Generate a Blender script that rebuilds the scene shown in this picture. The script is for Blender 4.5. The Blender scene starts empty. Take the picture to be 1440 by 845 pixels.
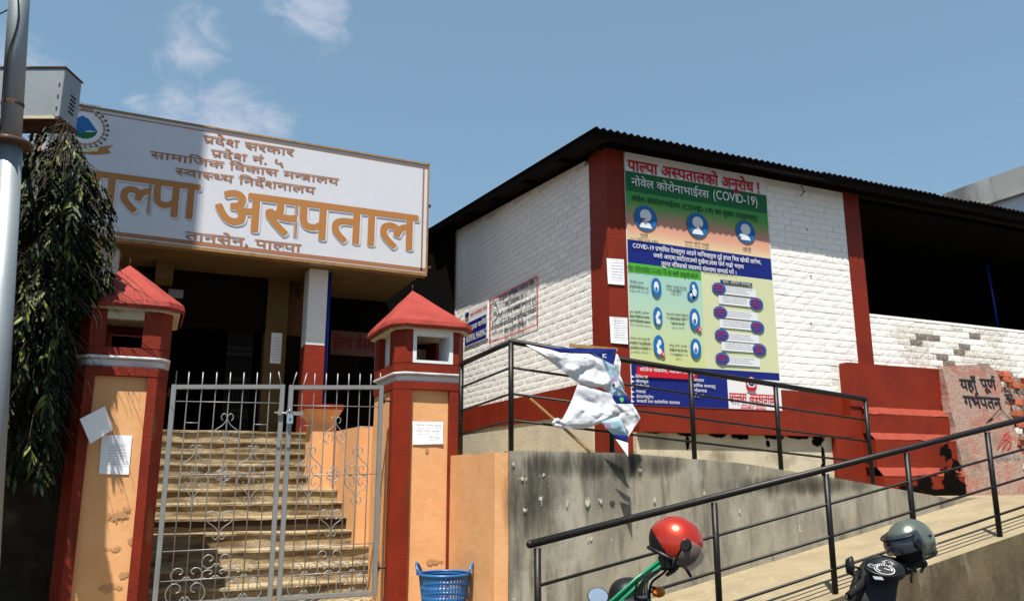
import bpy, bmesh, math, random
from mathutils import Vector, Matrix, noise
random.seed(7)
R_ = math.radians
scene = bpy.context.scene
COL = scene.collection
# ------------------------------------------------------------------ camera, world, sun
FPX = 1138.0
PITCH = math.atan(250 / FPX)
YAW = R_(24)
CAM = Vector((0, 0, 1.5))
cd = bpy.data.cameras.new('camera'); cam = bpy.data.objects.new('camera', cd); COL.objects.link(cam)
cam.location = CAM
cam.rotation_euler = (math.pi / 2 + PITCH, 0, -YAW)
cd.sensor_width = 36; cd.sensor_fit = 'HORIZONTAL'; cd.lens = 36 * FPX / 1440
cd.clip_start = 0.05; cd.clip_end = 3000
scene.camera = cam
SUN_TRAVEL = Vector((.25, .36, -1.0)).normalized()
sl = bpy.data.lights.new('sun', 'SUN'); sl.energy = 5.0; sl.angle = R_(.5); sl.color = (1, .95, .86)
so = bpy.data.objects.new('sun', sl); COL.objects.link(so)
so.rotation_euler = SUN_TRAVEL.to_track_quat('-Z', 'Y').to_euler()
so.location = (-5, -8, 20)
w = bpy.data.worlds.new('World'); scene.world = w; w.use_nodes = True
nt = w.node_tree; nt.nodes.clear()
N = nt.nodes.new; L = nt.links.new
wo = N('ShaderNodeOutputWorld'); bg = N('ShaderNodeBackground'); sky = N('ShaderNodeTexSky')
sky.sky_type = 'NISHITA'; sky.sun_disc = False
sky.sun_elevation = R_(66.3); sky.sun_rotation = math.atan2(-.25, -.36)
sky.air_density = 1.0; sky.dust_density = 2.2; sky.ozone_density = 1.6; sky.altitude = 1300
bg.inputs['Strength'].default_value = .075
# thin clouds, laid out by direction, over the whole sky with a few denser puffs
tc = N('ShaderNodeTexCoord')
mp = N('ShaderNodeMapping'); mp.inputs['Scale'].default_value = (1, 1, 1.8)
L(tc.outputs['Generated'], mp.inputs['Vector'])
n1 = N('ShaderNodeTexNoise'); n1.inputs['Scale'].default_value = 15; n1.inputs['Detail'].default_value = 9; n1.inputs['Roughness'].default_value = .68; n1.inputs['Distortion'].default_value = .6
L(mp.outputs[0], n1.inputs['Vector'])
def wdir(x, y):
    F = Vector((math.sin(YAW), math.cos(YAW), 0)); Rv = Vector((math.cos(YAW), -math.sin(YAW), 0)); Z = Vector((0, 0, 1))
    Fc = F * math.cos(PITCH) + Z * math.sin(PITCH); U = -F * math.sin(PITCH) + Z * math.cos(PITCH)
    return Fc + Rv * (x - 720) / FPX + U * (422.5 - y) / FPX
prev = None
for (x, y, r, k) in [(265, 58, .075, 1), (435, 12, .085, 1.25), (325, 185, .10, 1.25), (385, 172, .05, 1.1), (190, 138, .035, .9), (250, 150, .06, 1),
                     (20, 95, .08, .8), (-300, 100, .3, 1), (900, -500, .35, 1), (2400, 200, .5, 1), (-1500, 50, .5, 1), (-400, -700, .4, 1)]:
    d = wdir(x, y).normalized()
    sb = N('ShaderNodeVectorMath'); sb.operation = 'DISTANCE'; sb.inputs[1].default_value = d
    nn = N('ShaderNodeVectorMath'); nn.operation = 'NORMALIZE'; L(tc.outputs['Generated'], nn.inputs[0]); L(nn.outputs[0], sb.inputs[0])
    mr = N('ShaderNodeMapRange'); mr.interpolation_type = 'SMOOTHSTEP'
    mr.inputs['From Min'].default_value = 0; mr.inputs['From Max'].default_value = r
    mr.inputs['To Min'].default_value = k; mr.inputs['To Max'].default_value = 0
    L(sb.outputs['Value'], mr.inputs['Value'])
    if prev is None: prev = mr.outputs[0]
    else:
        mx = N('ShaderNodeMath'); mx.operation = 'MAXIMUM'; L(prev, mx.inputs[0]); L(mr.outputs[0], mx.inputs[1]); prev = mx.outputs[0]
ad = N('ShaderNodeMath'); ad.operation = 'MULTIPLY_ADD'; L(prev, ad.inputs[0]); ad.inputs[1].default_value = .42; L(n1.outputs['Fac'], ad.inputs[2])
cr = N('ShaderNodeMapRange'); cr.interpolation_type = 'SMOOTHSTEP'
cr.inputs['From Min'].default_value = .66; cr.inputs['From Max'].default_value = 1.12; cr.inputs['To Max'].default_value = .6
L(ad.outputs[0], cr.inputs['Value'])
hs = N('ShaderNodeHueSaturation'); hs.inputs['Saturation'].default_value = .84; L(sky.outputs[0], hs.inputs['Color'])
hz = N('ShaderNodeMixRGB'); hz.inputs['Fac'].default_value = .45; hz.inputs['Color2'].default_value = (1.9, 3.75, 5.2, 1); L(hs.outputs[0], hz.inputs['Color1'])
mc = N('ShaderNodeMixRGB'); L(cr.outputs[0], mc.inputs['Fac']); L(hz.outputs[0], mc.inputs['Color1']); mc.inputs['Color2'].default_value = (5.2, 5.3, 6.1, 1)
L(mc.outputs[0], bg.inputs['Color']); L(bg.outputs[0], wo.inputs['Surface'])
scene.view_settings.view_transform = 'Standard'; scene.view_settings.look = 'None'
scene.view_settings.exposure = .85; scene.view_settings.gamma = 1
scene.cycles.max_bounces = 6; scene.cycles.transparent_max_bounces = 12

# ------------------------------------------------------------------ helpers
def on(x, y, X=None, Y=None, Z=None, D=None):
    """world point where the sight line of photo pixel (x, y) meets a plane"""
    d = wdir(x, y)
    if X is not None: t = X / d.x
    elif Y is not None: t = Y / d.y
    elif Z is not None: t = (Z - 1.5) / d.z
    else:
        F = Vector((math.sin(YAW), math.cos(YAW), 0)); t = D / d.dot(F)
    return CAM + d * t

def lin(c):
    if isinstance(c, str):
        v = [int(c[i:i + 2], 16) / 255 for i in (0, 2, 4)]
        c = [x / 12.92 if x < .04045 else ((x + .055) / 1.055) ** 2.4 for x in v]
    return (*c, 1)

def mat(name, col, rough=.85, layers=(), bump=None, metal=0, spec=.25, rnd=0, alpha=None, trans=0, coat=0):
    """layers: (colour, (sx,sy,sz), detail, lo, hi, strength); bump: (scale, strength, distance)"""
    m = bpy.data.materials.new(name); m.use_nodes = True
    t = m.node_tree; b = t.nodes['Principled BSDF']; n = t.nodes.new; l = t.links.new
    b.inputs['Roughness'].default_value = rough; b.inputs['Metallic'].default_value = metal
    b.inputs['Specular IOR Level'].default_value = spec
    if coat: b.inputs['Coat Weight'].default_value = coat; b.inputs['Coat Roughness'].default_value = .08
    if trans: b.inputs['Transmission Weight'].default_value = trans
    if alpha is not None: b.inputs['Alpha'].default_value = alpha
    c = n('ShaderNodeRGB'); c.outputs[0].default_value = lin(col); out = c.outputs[0]
    tc = n('ShaderNodeTexCoord')
    for i, (lc, sc, det, lo, hi, st) in enumerate(layers):
        mp = n('ShaderNodeMapping'); mp.inputs['Scale'].default_value = sc if not isinstance(sc, (int, float)) else (sc,) * 3
        mp.inputs['Location'].default_value = (i * 3.7, i * 1.3, i * 5.1)
        l(tc.outputs['Object'], mp.inputs[0])
        nz = n('ShaderNodeTexNoise'); nz.inputs['Scale'].default_value = 1; nz.inputs['Detail'].default_value = det; nz.inputs['Roughness'].default_value = .62
        l(mp.outputs[0], nz.inputs['Vector'])
        r = n('ShaderNodeMapRange'); r.inputs['From Min'].default_value = lo; r.inputs['From Max'].default_value = hi; r.inputs['To Max'].default_value = st
        l(nz.outputs['Fac'], r.inputs['Value'])
        mx = n('ShaderNodeMixRGB'); l(r.outputs[0], mx.inputs['Fac']); l(out, mx.inputs['Color1']); mx.inputs['Color2'].default_value = lin(lc)
        out = mx.outputs[0]
    if rnd:
        oi = n('ShaderNodeObjectInfo'); r = n('ShaderNodeMapRange'); r.inputs['To Min'].default_value = 1 - rnd; r.inputs['To Max'].default_value = 1 + rnd
        l(oi.outputs['Random'], r.inputs['Value'])
        h = n('ShaderNodeHueSaturation'); l(r.outputs[0], h.inputs['Value']); l(out, h.inputs['Color']); out = h.outputs[0]
    l(out, b.inputs['Base Color'])
    if bump:
        nz = n('ShaderNodeTexNoise'); nz.inputs['Scale'].default_value = bump[0]; nz.inputs['Detail'].default_value = 8; nz.inputs['Roughness'].default_value = .6
        l(tc.outputs['Object'], nz.inputs['Vector'])
        bp = n('ShaderNodeBump'); bp.inputs['Strength'].default_value = bump[1]; bp.inputs['Distance'].default_value = bump[2]
        l(nz.outputs['Fac'], bp.inputs['Height']); l(bp.outputs[0], b.inputs['Normal'])
    return m

def stain_mat(name, col, scale, lo, hi, rough=.95, top=1.0, k0=.28, k1=-.42):
    m = mat(name, col, rough, spec=0.02); t = m.node_tree; b = t.nodes['Principled BSDF']; n = t.nodes.new; l = t.links.new
    tc = n('ShaderNodeTexCoord'); mp = n('ShaderNodeMapping'); mp.inputs['Scale'].default_value = scale; l(tc.outputs['Object'], mp.inputs[0])
    nz = n('ShaderNodeTexNoise'); nz.inputs['Scale'].default_value = 1; nz.inputs['Detail'].default_value = 9; nz.inputs['Roughness'].default_value = .68; l(mp.outputs[0], nz.inputs['Vector'])
    sx = n('ShaderNodeSeparateXYZ'); l(tc.outputs['Generated'], sx.inputs[0]); acc = None
    for ax in ('X', 'Z'):
        a = n('ShaderNodeMath'); a.operation = 'SUBTRACT'; a.inputs[1].default_value = .5; l(sx.outputs[ax], a.inputs[0])
        q = n('ShaderNodeMath'); q.operation = 'MULTIPLY'; l(a.outputs[0], q.inputs[0]); l(a.outputs[0], q.inputs[1])
        if acc: s_ = n('ShaderNodeMath'); s_.operation = 'ADD'; l(acc, s_.inputs[0]); l(q.outputs[0], s_.inputs[1]); acc = s_.outputs[0]
        else: acc = q.outputs[0]
    f = n('ShaderNodeMapRange'); f.inputs['From Min'].default_value = 0; f.inputs['From Max'].default_value = .25; f.inputs['To Min'].default_value = k0; f.inputs['To Max'].default_value = k1; l(acc, f.inputs['Value'])
    ad = n('ShaderNodeMath'); ad.operation = 'ADD'; l(f.outputs[0], ad.inputs[0]); l(nz.outputs['Fac'], ad.inputs[1])
    r = n('ShaderNodeMapRange'); r.inputs['From Min'].default_value = lo; r.inputs['From Max'].default_value = hi; r.inputs['To Max'].default_value = top; l(ad.outputs[0], r.inputs['Value'])
    l(r.outputs[0], b.inputs['Alpha']); return m
_sc = [0]
def stain(parent, x, y, w_, h_, Y, m_, name='stain'):
    c = on(x, y, Y=Y); _sc[0] += 1; e = -.0005 * (_sc[0] % 7)
    vs = [(c.x - w_, Y + e, c.z - h_), (c.x + w_, Y + e, c.z - h_), (c.x + w_, Y + e - .00001, c.z + h_), (c.x - w_, Y + e - .00001, c.z + h_)]
    return MB().add(vs, [(0, 1, 2, 3)]).build(name, m_, parent)
class MB:
    def __init__(s): s.v = []; s.f = []; s.m = []; s.smooth = []
    def add(s, vs, fs, mi=0, sm=False):
        o = len(s.v); s.v += [Vector(v) for v in vs]
        for f in fs: s.f.append([i + o for i in f]); s.m.append(mi); s.smooth.append(sm)
        return s
    def box(s, x0, y0, z0, x1, y1, z1, mi=0):
        vs = [(x, y, z) for z in (z0, z1) for y in (y0, y1) for x in (x0, x1)]
        return s.add(vs, [(0, 2, 3, 1), (4, 5, 7, 6), (0, 1, 5, 4), (2, 6, 7, 3), (0, 4, 6, 2), (1, 3, 7, 5)], mi)
    def bar(s, a, b, w, h, mi=0, up=(0, 0, 1)):
        a, b = Vector(a), Vector(b); d = (b - a).normalized(); u = Vector(up)
        sd = d.cross(u)
        if sd.length < 1e-4: sd = d.cross(Vector((0, 1, 0)))
        sd.normalize(); u = sd.cross(d).normalized()
        vs = [p + sd * i * w / 2 + u * j * h / 2 for p in (a, b) for i, j in ((-1, -1), (1, -1), (1, 1), (-1, 1))]
        return s.add(vs, [(0, 1, 2, 3), (7, 6, 5, 4), (0, 4, 5, 1), (1, 5, 6, 2), (2, 6, 7, 3), (3, 7, 4, 0)], mi)
    def tube(s, pts, r, n=8, mi=0, caps=True):
        pts = [Vector(p) for p in pts]; rs = r if isinstance(r, (list, tuple)) else [r] * len(pts)
        prev = None; vs = []
        for i, p in enumerate(pts):
            d = (pts[min(i + 1, len(pts) - 1)] - pts[max(i - 1, 0)]).normalized()
            if prev is None:
                u = d.cross(Vector((0, 0, 1)))
                if u.length < .05: u = d.cross(Vector((0, 1, 0)))
            else: u = prev - d * prev.dot(d)
            u.normalize(); prev = u; w2 = d.cross(u)
            vs += [p + (u * math.cos(2 * math.pi * k / n) + w2 * math.sin(2 * math.pi * k / n)) * rs[i] for k in range(n)]
        fs = [(i * n + k, i * n + (k + 1) % n, (i + 1) * n + (k + 1) % n, (i + 1) * n + k) for i in range(len(pts) - 1) for k in range(n)]
        s.add(vs, fs, mi, True)
        if caps:
            o = len(s.v) - len(vs); s.f.append([o + k for k in range(n)][::-1]); s.m.append(mi); s.smooth.append(False)
            s.f.append([o + (len(pts) - 1) * n + k for k in range(n)]); s.m.append(mi); s.smooth.append(False)
        return s
    def lathe(s, prof, c, n=20, mi=0, axis='z'):
        vs = []
        for r, h in prof:
            for k in range(n):
                a = 2 * math.pi * k / n
                p = Vector((r * math.cos(a), r * math.sin(a), h))
                if axis == 'x': p = Vector((p.z, p.x, p.y))
                if axis == 'y': p = Vector((p.x, p.z, p.y))
                vs.append(p + Vector(c))
        return s.add(vs, [(i * n + k, i * n + (k + 1) % n, (i + 1) * n + (k + 1) % n, (i + 1) * n + k) for i in range(len(prof) - 1) for k in range(n)], mi, True)
    def prism(s, poly, off, mi=0):
        """closed polygon (3D points) extruded by vector off"""
        n = len(poly); off = Vector(off)
        s.add([Vector(p) for p in poly] + [Vector(p) + off for p in poly],
              [list(range(n))[::-1], [i + n for i in range(n)]] + [(i, (i + 1) % n, (i + 1) % n + n, i + n) for i in range(n)], mi)
        return s
    def loft(s, A, B, n=14, m=10, rel=None, mi=0):
        def samp(P, t):
            t *= len(P) - 1; i = min(int(t), len(P) - 2); return P[i].lerp(P[i + 1], t - i)
        vs = []
        for j in range(m + 1):
            for i in range(n + 1):
                p = samp(A, i / n).lerp(samp(B, i / n), j / m)
                if rel: p = p + rel(p, i / n, j / m)
                vs.append(p)
        return s.add(vs, [(j * (n + 1) + i, j * (n + 1) + i + 1, (j + 1) * (n + 1) + i + 1, (j + 1) * (n + 1) + i) for j in range(m) for i in range(n)], mi, True)
    def mesh(s, name, mats, origin=(0, 0, 0), norm=True):
        o = Vector(origin)
        me = bpy.data.meshes.new(name); me.from_pydata([tuple(v - o) for v in s.v], [], s.f)
        for m in (mats if isinstance(mats, (list, tuple)) else [mats]): me.materials.append(m)
        me.polygons.foreach_set('material_index', s.m); me.polygons.foreach_set('use_smooth', s.smooth)
        me.update()
        if norm:
            bm = bmesh.new(); bm.from_mesh(me); bmesh.ops.recalc_face_normals(bm, faces=bm.faces); bm.to_mesh(me); bm.free()
        return me
    def build(s, name, mats, parent=None, bevel=0, norm=True, rough=0):
        """vertices are in world space; the parts of a thing are stored about the thing's base"""
        org = parent_world(parent) if parent else (s.org if hasattr(s, 'org') else centre_base(s.v))
        me = s.mesh(name, mats, org, norm)
        if rough or bevel:
            bm = bmesh.new(); bm.from_mesh(me)
            if bevel: bmesh.ops.bevel(bm, geom=list(bm.edges), offset=bevel, segments=2, affect='EDGES', clamp_overlap=True)
            bm.to_mesh(me); bm.free()
        o = bpy.data.objects.new(name, me); COL.objects.link(o)
        if parent: o.parent = parent
        else: o.location = org
        return o
def centre_base(vs):
    return Vector(((min(v.x for v in vs) + max(v.x for v in vs)) / 2, (min(v.y for v in vs) + max(v.y for v in vs)) / 2, min(v.z for v in vs)))
def parent_world(o):
    p = Vector(o.location)
    while o.parent: o = o.parent; p = p + o.location
    return p
def tag(o, label=None, cat=None, group=None, kind=None):
    if label: o['label'] = label
    if cat: o['category'] = cat
    if group: o['group'] = group
    if kind: o['kind'] = kind
    return o
def thing(name, loc, label, cat, group=None):
    o = bpy.data.objects.new(name, None); COL.objects.link(o); o.location = loc; o.empty_display_size = .1
    return tag(o, label, cat, group)
def child_of(ob, child_name_loc=None): return ob
def smooth_pts(P, k=4, closed=False):
    P = [Vector(p) for p in P]; out = []
    n = len(P)
    for i in range(n - 1):
        a, b, c, d = P[max(i - 1, 0)], P[i], P[i + 1], P[min(i + 2, n - 1)]
        for j in range(k):
            t = j / k
            out.append(.5 * ((2 * b) + (c - a) * t + (2 * a - 5 * b + 4 * c - d) * t * t + (-a + 3 * b - 3 * c + d) * t ** 3))
    out.append(P[-1]); return out
def roughen(o, amp, freq, cuts=0, seed=0, axis=None):
    me = o.data; bm = bmesh.new(); bm.from_mesh(me)
    if cuts: bmesh.ops.subdivide_edges(bm, edges=list(bm.edges), cuts=cuts, use_grid_fill=True)
    for v in bm.verts:
        p = v.co * freq + Vector((seed, seed * 2, 0))
        d = noise.noise_vector(p) * amp
        if axis == 'z': d = Vector((0, 0, d.z))
        v.co += d
    bm.to_mesh(me); bm.free()

# ------------------------------------------------------------------ Devanagari / Latin lettering as flat meshes
_gc = {}
def glyph(s, off=0.0, res=2):
    k = (s, off, res)
    if k in _gc: return _gc[k]
    c = bpy.data.curves.new('glyph', 'FONT'); c.body = s; c.resolution_u = res; c.offset = off
    o = bpy.data.objects.new('glyph', c); COL.objects.link(o)
    dg = bpy.context.evaluated_depsgraph_get(); dg.update()
    me = o.evaluated_get(dg).to_mesh()
    v = [(q.co.x, q.co.y) for q in me.vertices]; f = [list(p.vertices) for p in me.polygons]
    o.evaluated_get(dg).to_mesh_clear(); bpy.data.objects.remove(o); bpy.data.curves.remove(c)
    _gc[k] = (v, f); return _gc[k]
_ic = {}
def advance(ch):
    if ch == 'ि': return .259
    if ch in 'ुूेैंँ्ृ': return 0
    if ch in _ic: return _ic[ch]
    if 'I' not in _ic: _ic['I'] = max(a[0] for a in glyph('I')[0])
    if ch == ' ': _ic[ch] = .278; return .278
    _ic[ch] = max(a[0] for a in glyph(ch + 'I')[0]) - _ic['Imax'] if 'Imax' in _ic else max(a[0] for a in glyph(ch + 'I')[0]) - max(a[0] for a in glyph('I')[0])
    return _ic[ch]
CONS = set('कखगघङचछजझञटठडढणतथदधनपफबभमयरलवशषसह')
MATRA_POST = set('ािीोौ'); STEM = .163
def clip_right(g, x):
    v, f = g; nv = []; nf = []
    for face in f:
        P = [v[i] for i in face]; out = []
        for i in range(len(P)):
            a, b = P[i], P[(i + 1) % len(P)]
            if a[0] <= x: out.append(a)
            if (a[0] <= x) != (b[0] <= x):
                t = (x - a[0]) / (b[0] - a[0]); out.append((x, a[1] + (b[1] - a[1]) * t))
        if len(out) >= 3: o = len(nv); nv += out; nf.append(list(range(o, o + len(out))))
    return nv, nf
def stroke(pts, w):
    """flat polyline of even width"""
    vs = []; fs = []
    for i, p in enumerate(pts):
        a = pts[max(i - 1, 0)]; b = pts[min(i + 1, len(pts) - 1)]
        dx, dy = b[0] - a[0], b[1] - a[1]; l = math.hypot(dx, dy) or 1
        vs += [(p[0] - dy / l * w / 2, p[1] + dx / l * w / 2), (p[0] + dy / l * w / 2, p[1] - dx / l * w / 2)]
        if i: o = 2 * i; fs.append([o - 2, o - 1, o + 1, o])
    return vs, fs
def layout(s, off=0, res=2):
    V = []; Fc = []; x = 0; cnt = [0]
    def put(g, dx, dy=0):
        o = len(V); cnt[0] += 1; V.extend((a + dx, b + dy, cnt[0] % 4) for a, b in g[0]); Fc.extend([i + o for i in f] for f in g[1])
    i = 0; n = len(s); w = .085 + 2 * off
    while i < n:
        ch = s[i]
        if ch not in CONS:
            if ch != ' ': put(glyph(ch, off, res), x)
            x += advance(ch); i += 1; continue
        reph = False
        if ch == 'र' and i + 2 < n and s[i + 1] == '्' and s[i + 2] in CONS: reph = True; i += 2; ch = s[i]
        cl = [ch]; i += 1
        while i + 1 < n and s[i] == '्' and s[i + 1] in CONS: cl.append(s[i + 1]); i += 2
        marks = []
        while i < n and s[i] in 'ािीुूेैोौंँृ्': marks.append(s[i]); i += 1
        if 'ि' in marks: put(glyph('ि', off, res), x); x += .259
        rakar = len(cl) > 1 and cl[-1] == 'र'
        if rakar: cl = cl[:-1]
        for c in cl[:-1]:
            a = advance(c)
            if c in 'कटठडदहरछ': put(glyph(c, off, res), x); put(glyph('्', off, res), x + a); x += a
            else: put(clip_right(glyph(c, off, res), a - STEM - off), x); x += a - STEM
        c = cl[-1]; a = advance(c)
        if rakar and c == 'त':
            put(glyph('ा', off, res), x + .24)
            put(stroke([(x * 0 + .40, .36), (.20, .37), (.06, .34)], w), x); put(stroke([(.39, .34), (.25, .20), (.07, .06)], w), x)
            put(stroke([(0, .58), (.3, .58)], w), x); a = .499
        elif rakar:
            put(glyph(c, off, res), x); put(stroke([(a - .12, .24), (a - .24, .14), (a - .40, .01)], w * .9), x)
        else: put(glyph(c, off, res), x)
        x += a
        for mk in marks:
            if mk == 'ि': continue
            put(glyph(mk, off, res), x); x += advance(mk)
        if reph:
            bx = x - .10 if not any(m in 'ाीोौ' for m in marks) else x - .10
            put(stroke([(bx - .03, .62), (bx - .10, .72), (bx - .05, .84), (bx + .06, .86), (bx + .11, .78)], w * .85), 0)
    return V, Fc, x
def write(mb, s, P0, ex, width, h, ez=(0, 0, 1), off=0, res=2, mi=0, align='fit', nudge=None):
    """h = height of the body of the letters below the headline"""
    V, Fc, tw = layout(s, 0, res); ex = Vector(ex); ez = Vector(ez); P0 = Vector(P0)
    sy = h / .622; sx = sy if width is None else width / tw
    if align == 'c': P0 = P0 - ex * tw * sx / 2
    if nudge: P0 = P0 + Vector(nudge)
    nn = ex.cross(ez) * .0005; nb = 0 if off == 0 else (8 if off > .03 else (6 if res > 2 else 3))
    for q in range(nb + 1):
        ox, oy = (0, 0) if q == nb else (off * math.cos(2 * math.pi * q / nb + .4), off * math.sin(2 * math.pi * q / nb + .4))
        mb.add([P0 + ex * (a + ox) * sx + ez * (b + oy) * sy + nn * (k + q * .23) for a, b, k in V], Fc, mi)
    return tw * sx
def same_z(x, z, **pl):
    lo, hi = -400, 1400
    for _ in range(40):
        m = (lo + hi) / 2
        if on(x, m, **pl).z > z: lo = m
        else: hi = m
    return on(x, lo, **pl)
def line_px(mb, s, xl, xr, yh, yb, off=0, res=2, mi=0, nudge=None, ez=(0, 0, 1), **pl):
    A = on(xl, yb, **pl); B = same_z(xr, A.z, **pl); H = on(xl, yh, **pl).z - A.z
    ex = (B - A); wd = ex.length; ex.normalize()
    write(mb, s, A, ex, wd, H, off=off, res=res, mi=mi, nudge=nudge, ez=ez)

# ------------------------------------------------------------------ materials
M = {}
M['s_black'] = stain_mat('black_mould_stain', (.005, .004, .003), (9, 9, 9), .52, .60)
M['s_streak'] = stain_mat('dark_water_streak', (.035, .032, .028), (9, 9, 1.6), .38, .85, top=.85, k0=.2, k1=-.45)
M['s_white'] = stain_mat('old_whitewash_patch', (.46, .44, .38), (26, 26, 18), .53, .58, k0=.08, k1=-.2)
M['s_brown'] = stain_mat('brown_damp_stain', (.10, .065, .03), (6, 6, 2.5), .42, .90, top=.5, k0=.15, k1=-.4)
M['s_peel'] = stain_mat('peeled_plaster', (.42, .235, .12), (18, 18, 20), .50, .56, k0=.12, k1=-.3)
M['red'] = mat('red_paint', (.185, .0165, .0035), .6, [((.115, .010, .003), 2.2, 8, .45, .7, .8), ((.23, .025, .012), 7, 6, .6, .8, .35)], (35, .25, .02))
M['red_roof'] = mat('red_cement', (.26, .034, .024), .75, [((.17, .016, .010), 5, 8, .45, .7, .6), ((.34, .09, .07), 14, 6, .58, .75, .5)], (60, .35, .01))
M['pink_ledge'] = mat('pale_red_paint', (.235, .040, .022), .8, [((.17, .02, .01), 6, 6, .5, .7, .6)], (30, .3, .02))
M['orange'] = mat('orange_distemper', (.67, .36, .165), .85, [((.58, .26, .10), 3, 8, .4, .75, .6), ((.74, .45, .25), 10, 8, .58, .75, .5), ((.5, .3, .18), (2.5, 2.5, .6), 8, .6, .8, .4)], (14, .18, .02))
M['white_brick'] = mat('white_limewash', (.80, .78, .74), .9, [((.60, .58, .52), 14, 8, .5, .75, .5), ((.42, .38, .32), 6, 10, .68, .8, .4)], (55, .28, .010), rnd=.06)
M['joint'] = mat('limewashed_mortar', (.66, .64, .60), .95, [((.35, .32, .28), 8, 8, .5, .75, .6)], (50, .4, .01))
M['bare_brick'] = mat('weathered_brick', (.22, .18, .145), .95, [((.10, .085, .075), 30, 8, .4, .7, .8), ((.6, .57, .5), 26, 8, .54, .66, .8)], (60, .6, .012), rnd=.3)
M['half_brick'] = mat('worn_limewash', (.70, .67, .61), .95, [((.20, .17, .14), 34, 8, .54, .62, .7)], (60, .6, .012), rnd=.12)
M['raw_brick'] = mat('raw_red_brick', (.42, .10, .045), .95, [((.22, .10, .07), 25, 8, .4, .7, .7), ((.45, .40, .33), 30, 8, .6, .7, .7)], (60, .6, .012), rnd=.3)
M['cream'] = mat('cream_distemper', (.50, .44, .32), .9, [((.38, .33, .24), 3, 8, .45, .7, .7), ((.30, .26, .2), (7, 7, 1.2), 10, .62, .8, .6)], (18, .3, .02))
M['mould'] = mat('black_mould', (.005, .004, .004), .95, spec=.05)
M['concrete'] = mat('stained_concrete', (.29, .262, .20), .9, [((.15, .138, .11), (3.0, 3.0, .8), 12, .40, .64, .9), ((.05, .048, .042), (7, 7, .8), 12, .52, .72, .85),
     ((.36, .34, .28), (3.4, 3.4, 1.7), 12, .52, .70, .8), ((.50, .48, .42), 9, 3, .71, .73, .9), ((.10, .09, .075), 30, 8, .69, .76, .5)], (18, .22, .015))
M['concrete_dark'] = mat('damp_mossy_concrete', (.145, .112, .062), .95, [((.06, .045, .024), (1.8, 1.8, 1.0), 12, .42, .64, .9), ((.27, .225, .145), (4, 4, 1.4), 10, .56, .72, .7)], (16, .28, .02))
M['ramp'] = mat('worn_ramp_cement', (.265, .215, .135), .9, [((.18, .145, .09), 2.2, 10, .42, .68, .7), ((.38, .33, .235), 9, 10, .55, .75, .5), ((.13, .11, .08), 22, 8, .68, .78, .6)], (40, .45, .015))
M['step'] = mat('step_cement', (.345, .275, .165), .9, [((.11, .068, .03), (2.2, 3, 9), 10, .42, .60, .85), ((.42, .35, .23), 8, 8, .56, .75, .5), ((.055, .035, .018), (5, 5, 14), 10, .56, .70, .7)], (36, .6, .02))
M['step_dark'] = mat('shadowed_riser', (.045, .028, .014), .9, [((.12, .08, .04), (2, 2, 6), 10, .55, .75, .6)], (36, .6, .02))  # shadow band across the flight, put into the colour of one riser
M['asphalt'] = mat('dusty_asphalt', (.07, .065, .06), .95, [((.15, .13, .10), 1.5, 10, .45, .7, .6)], (60, .5, .02))
M['rail'] = mat('black_enamel', (.006, .005, .005), .45, [((.035, .014, .009), 9, 8, .56, .7, .55), ((.4, .38, .34), 30, 4, .74, .76, .6)], (40, .25, .005), spec=.3)
M['gate'] = mat('silver_paint', (.25, .25, .245), .45, [((.2, .2, .195), 6, 8, .45, .7, .6), ((.3, .17, .1), 14, 8, .68, .78, .6)], metal=.35, spec=.5)
M['galv'] = mat('galvanised_steel', (.27, .30, .32), .55, [((.24, .27, .285), (5, 5, 2), 8, .42, .68, .8), ((.16, .08, .045), (6, 6, 3), 10, .64, .78, .7)], (30, .15, .01), metal=.55)
M['rust'] = mat('rusty_steel', (.085, .045, .028), .9, [((.05, .03, .02), 12, 8, .45, .65, .8), ((.42, .36, .28), 16, 6, .58, .7, .7)], (50, .4, .01))
M['sign'] = mat('sign_flex', (.53, .54, .58), .5, [((.48, .49, .53), 2, 6, .45, .7, .5)], (3, .08, .03))
M['gold'] = mat('ochre_print', (.36, .155, .045), .55)
M['halo'] = mat('pale_print', (.62, .63, .66), .55)
M['shade_print'] = mat('grey_print', (.43, .44, .50), .55)
M['sign_frame'] = mat('gilt_frame', (.30, .17, .07), .45, [((.12, .06, .03), 8, 8, .5, .7, .6)], metal=.2)
M['rust_print'] = mat('terracotta_print', (.30, .13, .065), .6)
M['blue'] = mat('navy_print', (.006, .014, .15), .5)
M['blue_mid'] = mat('mid_blue_print', (.012, .12, .34), .5)
M['green_d'] = mat('dark_green_print', (.008, .11, .03), .5)
M['green'] = mat('green_print', (.10, .48, .10), .5)
M['green_h'] = mat('bright_green_print', (.07, .36, .03), .5)
M['pale_y'] = mat('pale_yellow_print', (.52, .54, .33), .5)
M['white'] = mat('white_print', (.66, .66, .66), .55)
M['red_p'] = mat('crimson_print', (.46, .008, .018), .5)
M['black_p'] = mat('black_print', (.012, .012, .016), .5)
M['grey_p'] = mat('grey_text_print', (.22, .22, .25), .6)
M['purple'] = mat('purple_print', (.05, .045, .20), .5)
M['paper'] = mat('white_paper', (.78, .79, .82), .8, bump=(6, .25, .02))
M['flex'] = mat('banner_flex_back', (.56, .57, .60), .5, [((.48, .50, .54), 4, 5, .4, .7, .5)], (9, .35, .02))
M['flex_sky'] = mat('pale_blue_print', (.36, .52, .62), .5, bump=(9, .3, .02))
M['flex_navy'] = mat('banner_navy_print', (.008, .018, .15), .45, bump=(9, .3, .02))
M['pink_p'] = mat('pink_print', (.42, .22, .40), .55)
M['dark'] = mat('shade_dark_paint', (.004, .0035, .003), 1.0, spec=.05)  # gloom of the unlit rooms put into a near-black colour
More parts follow.
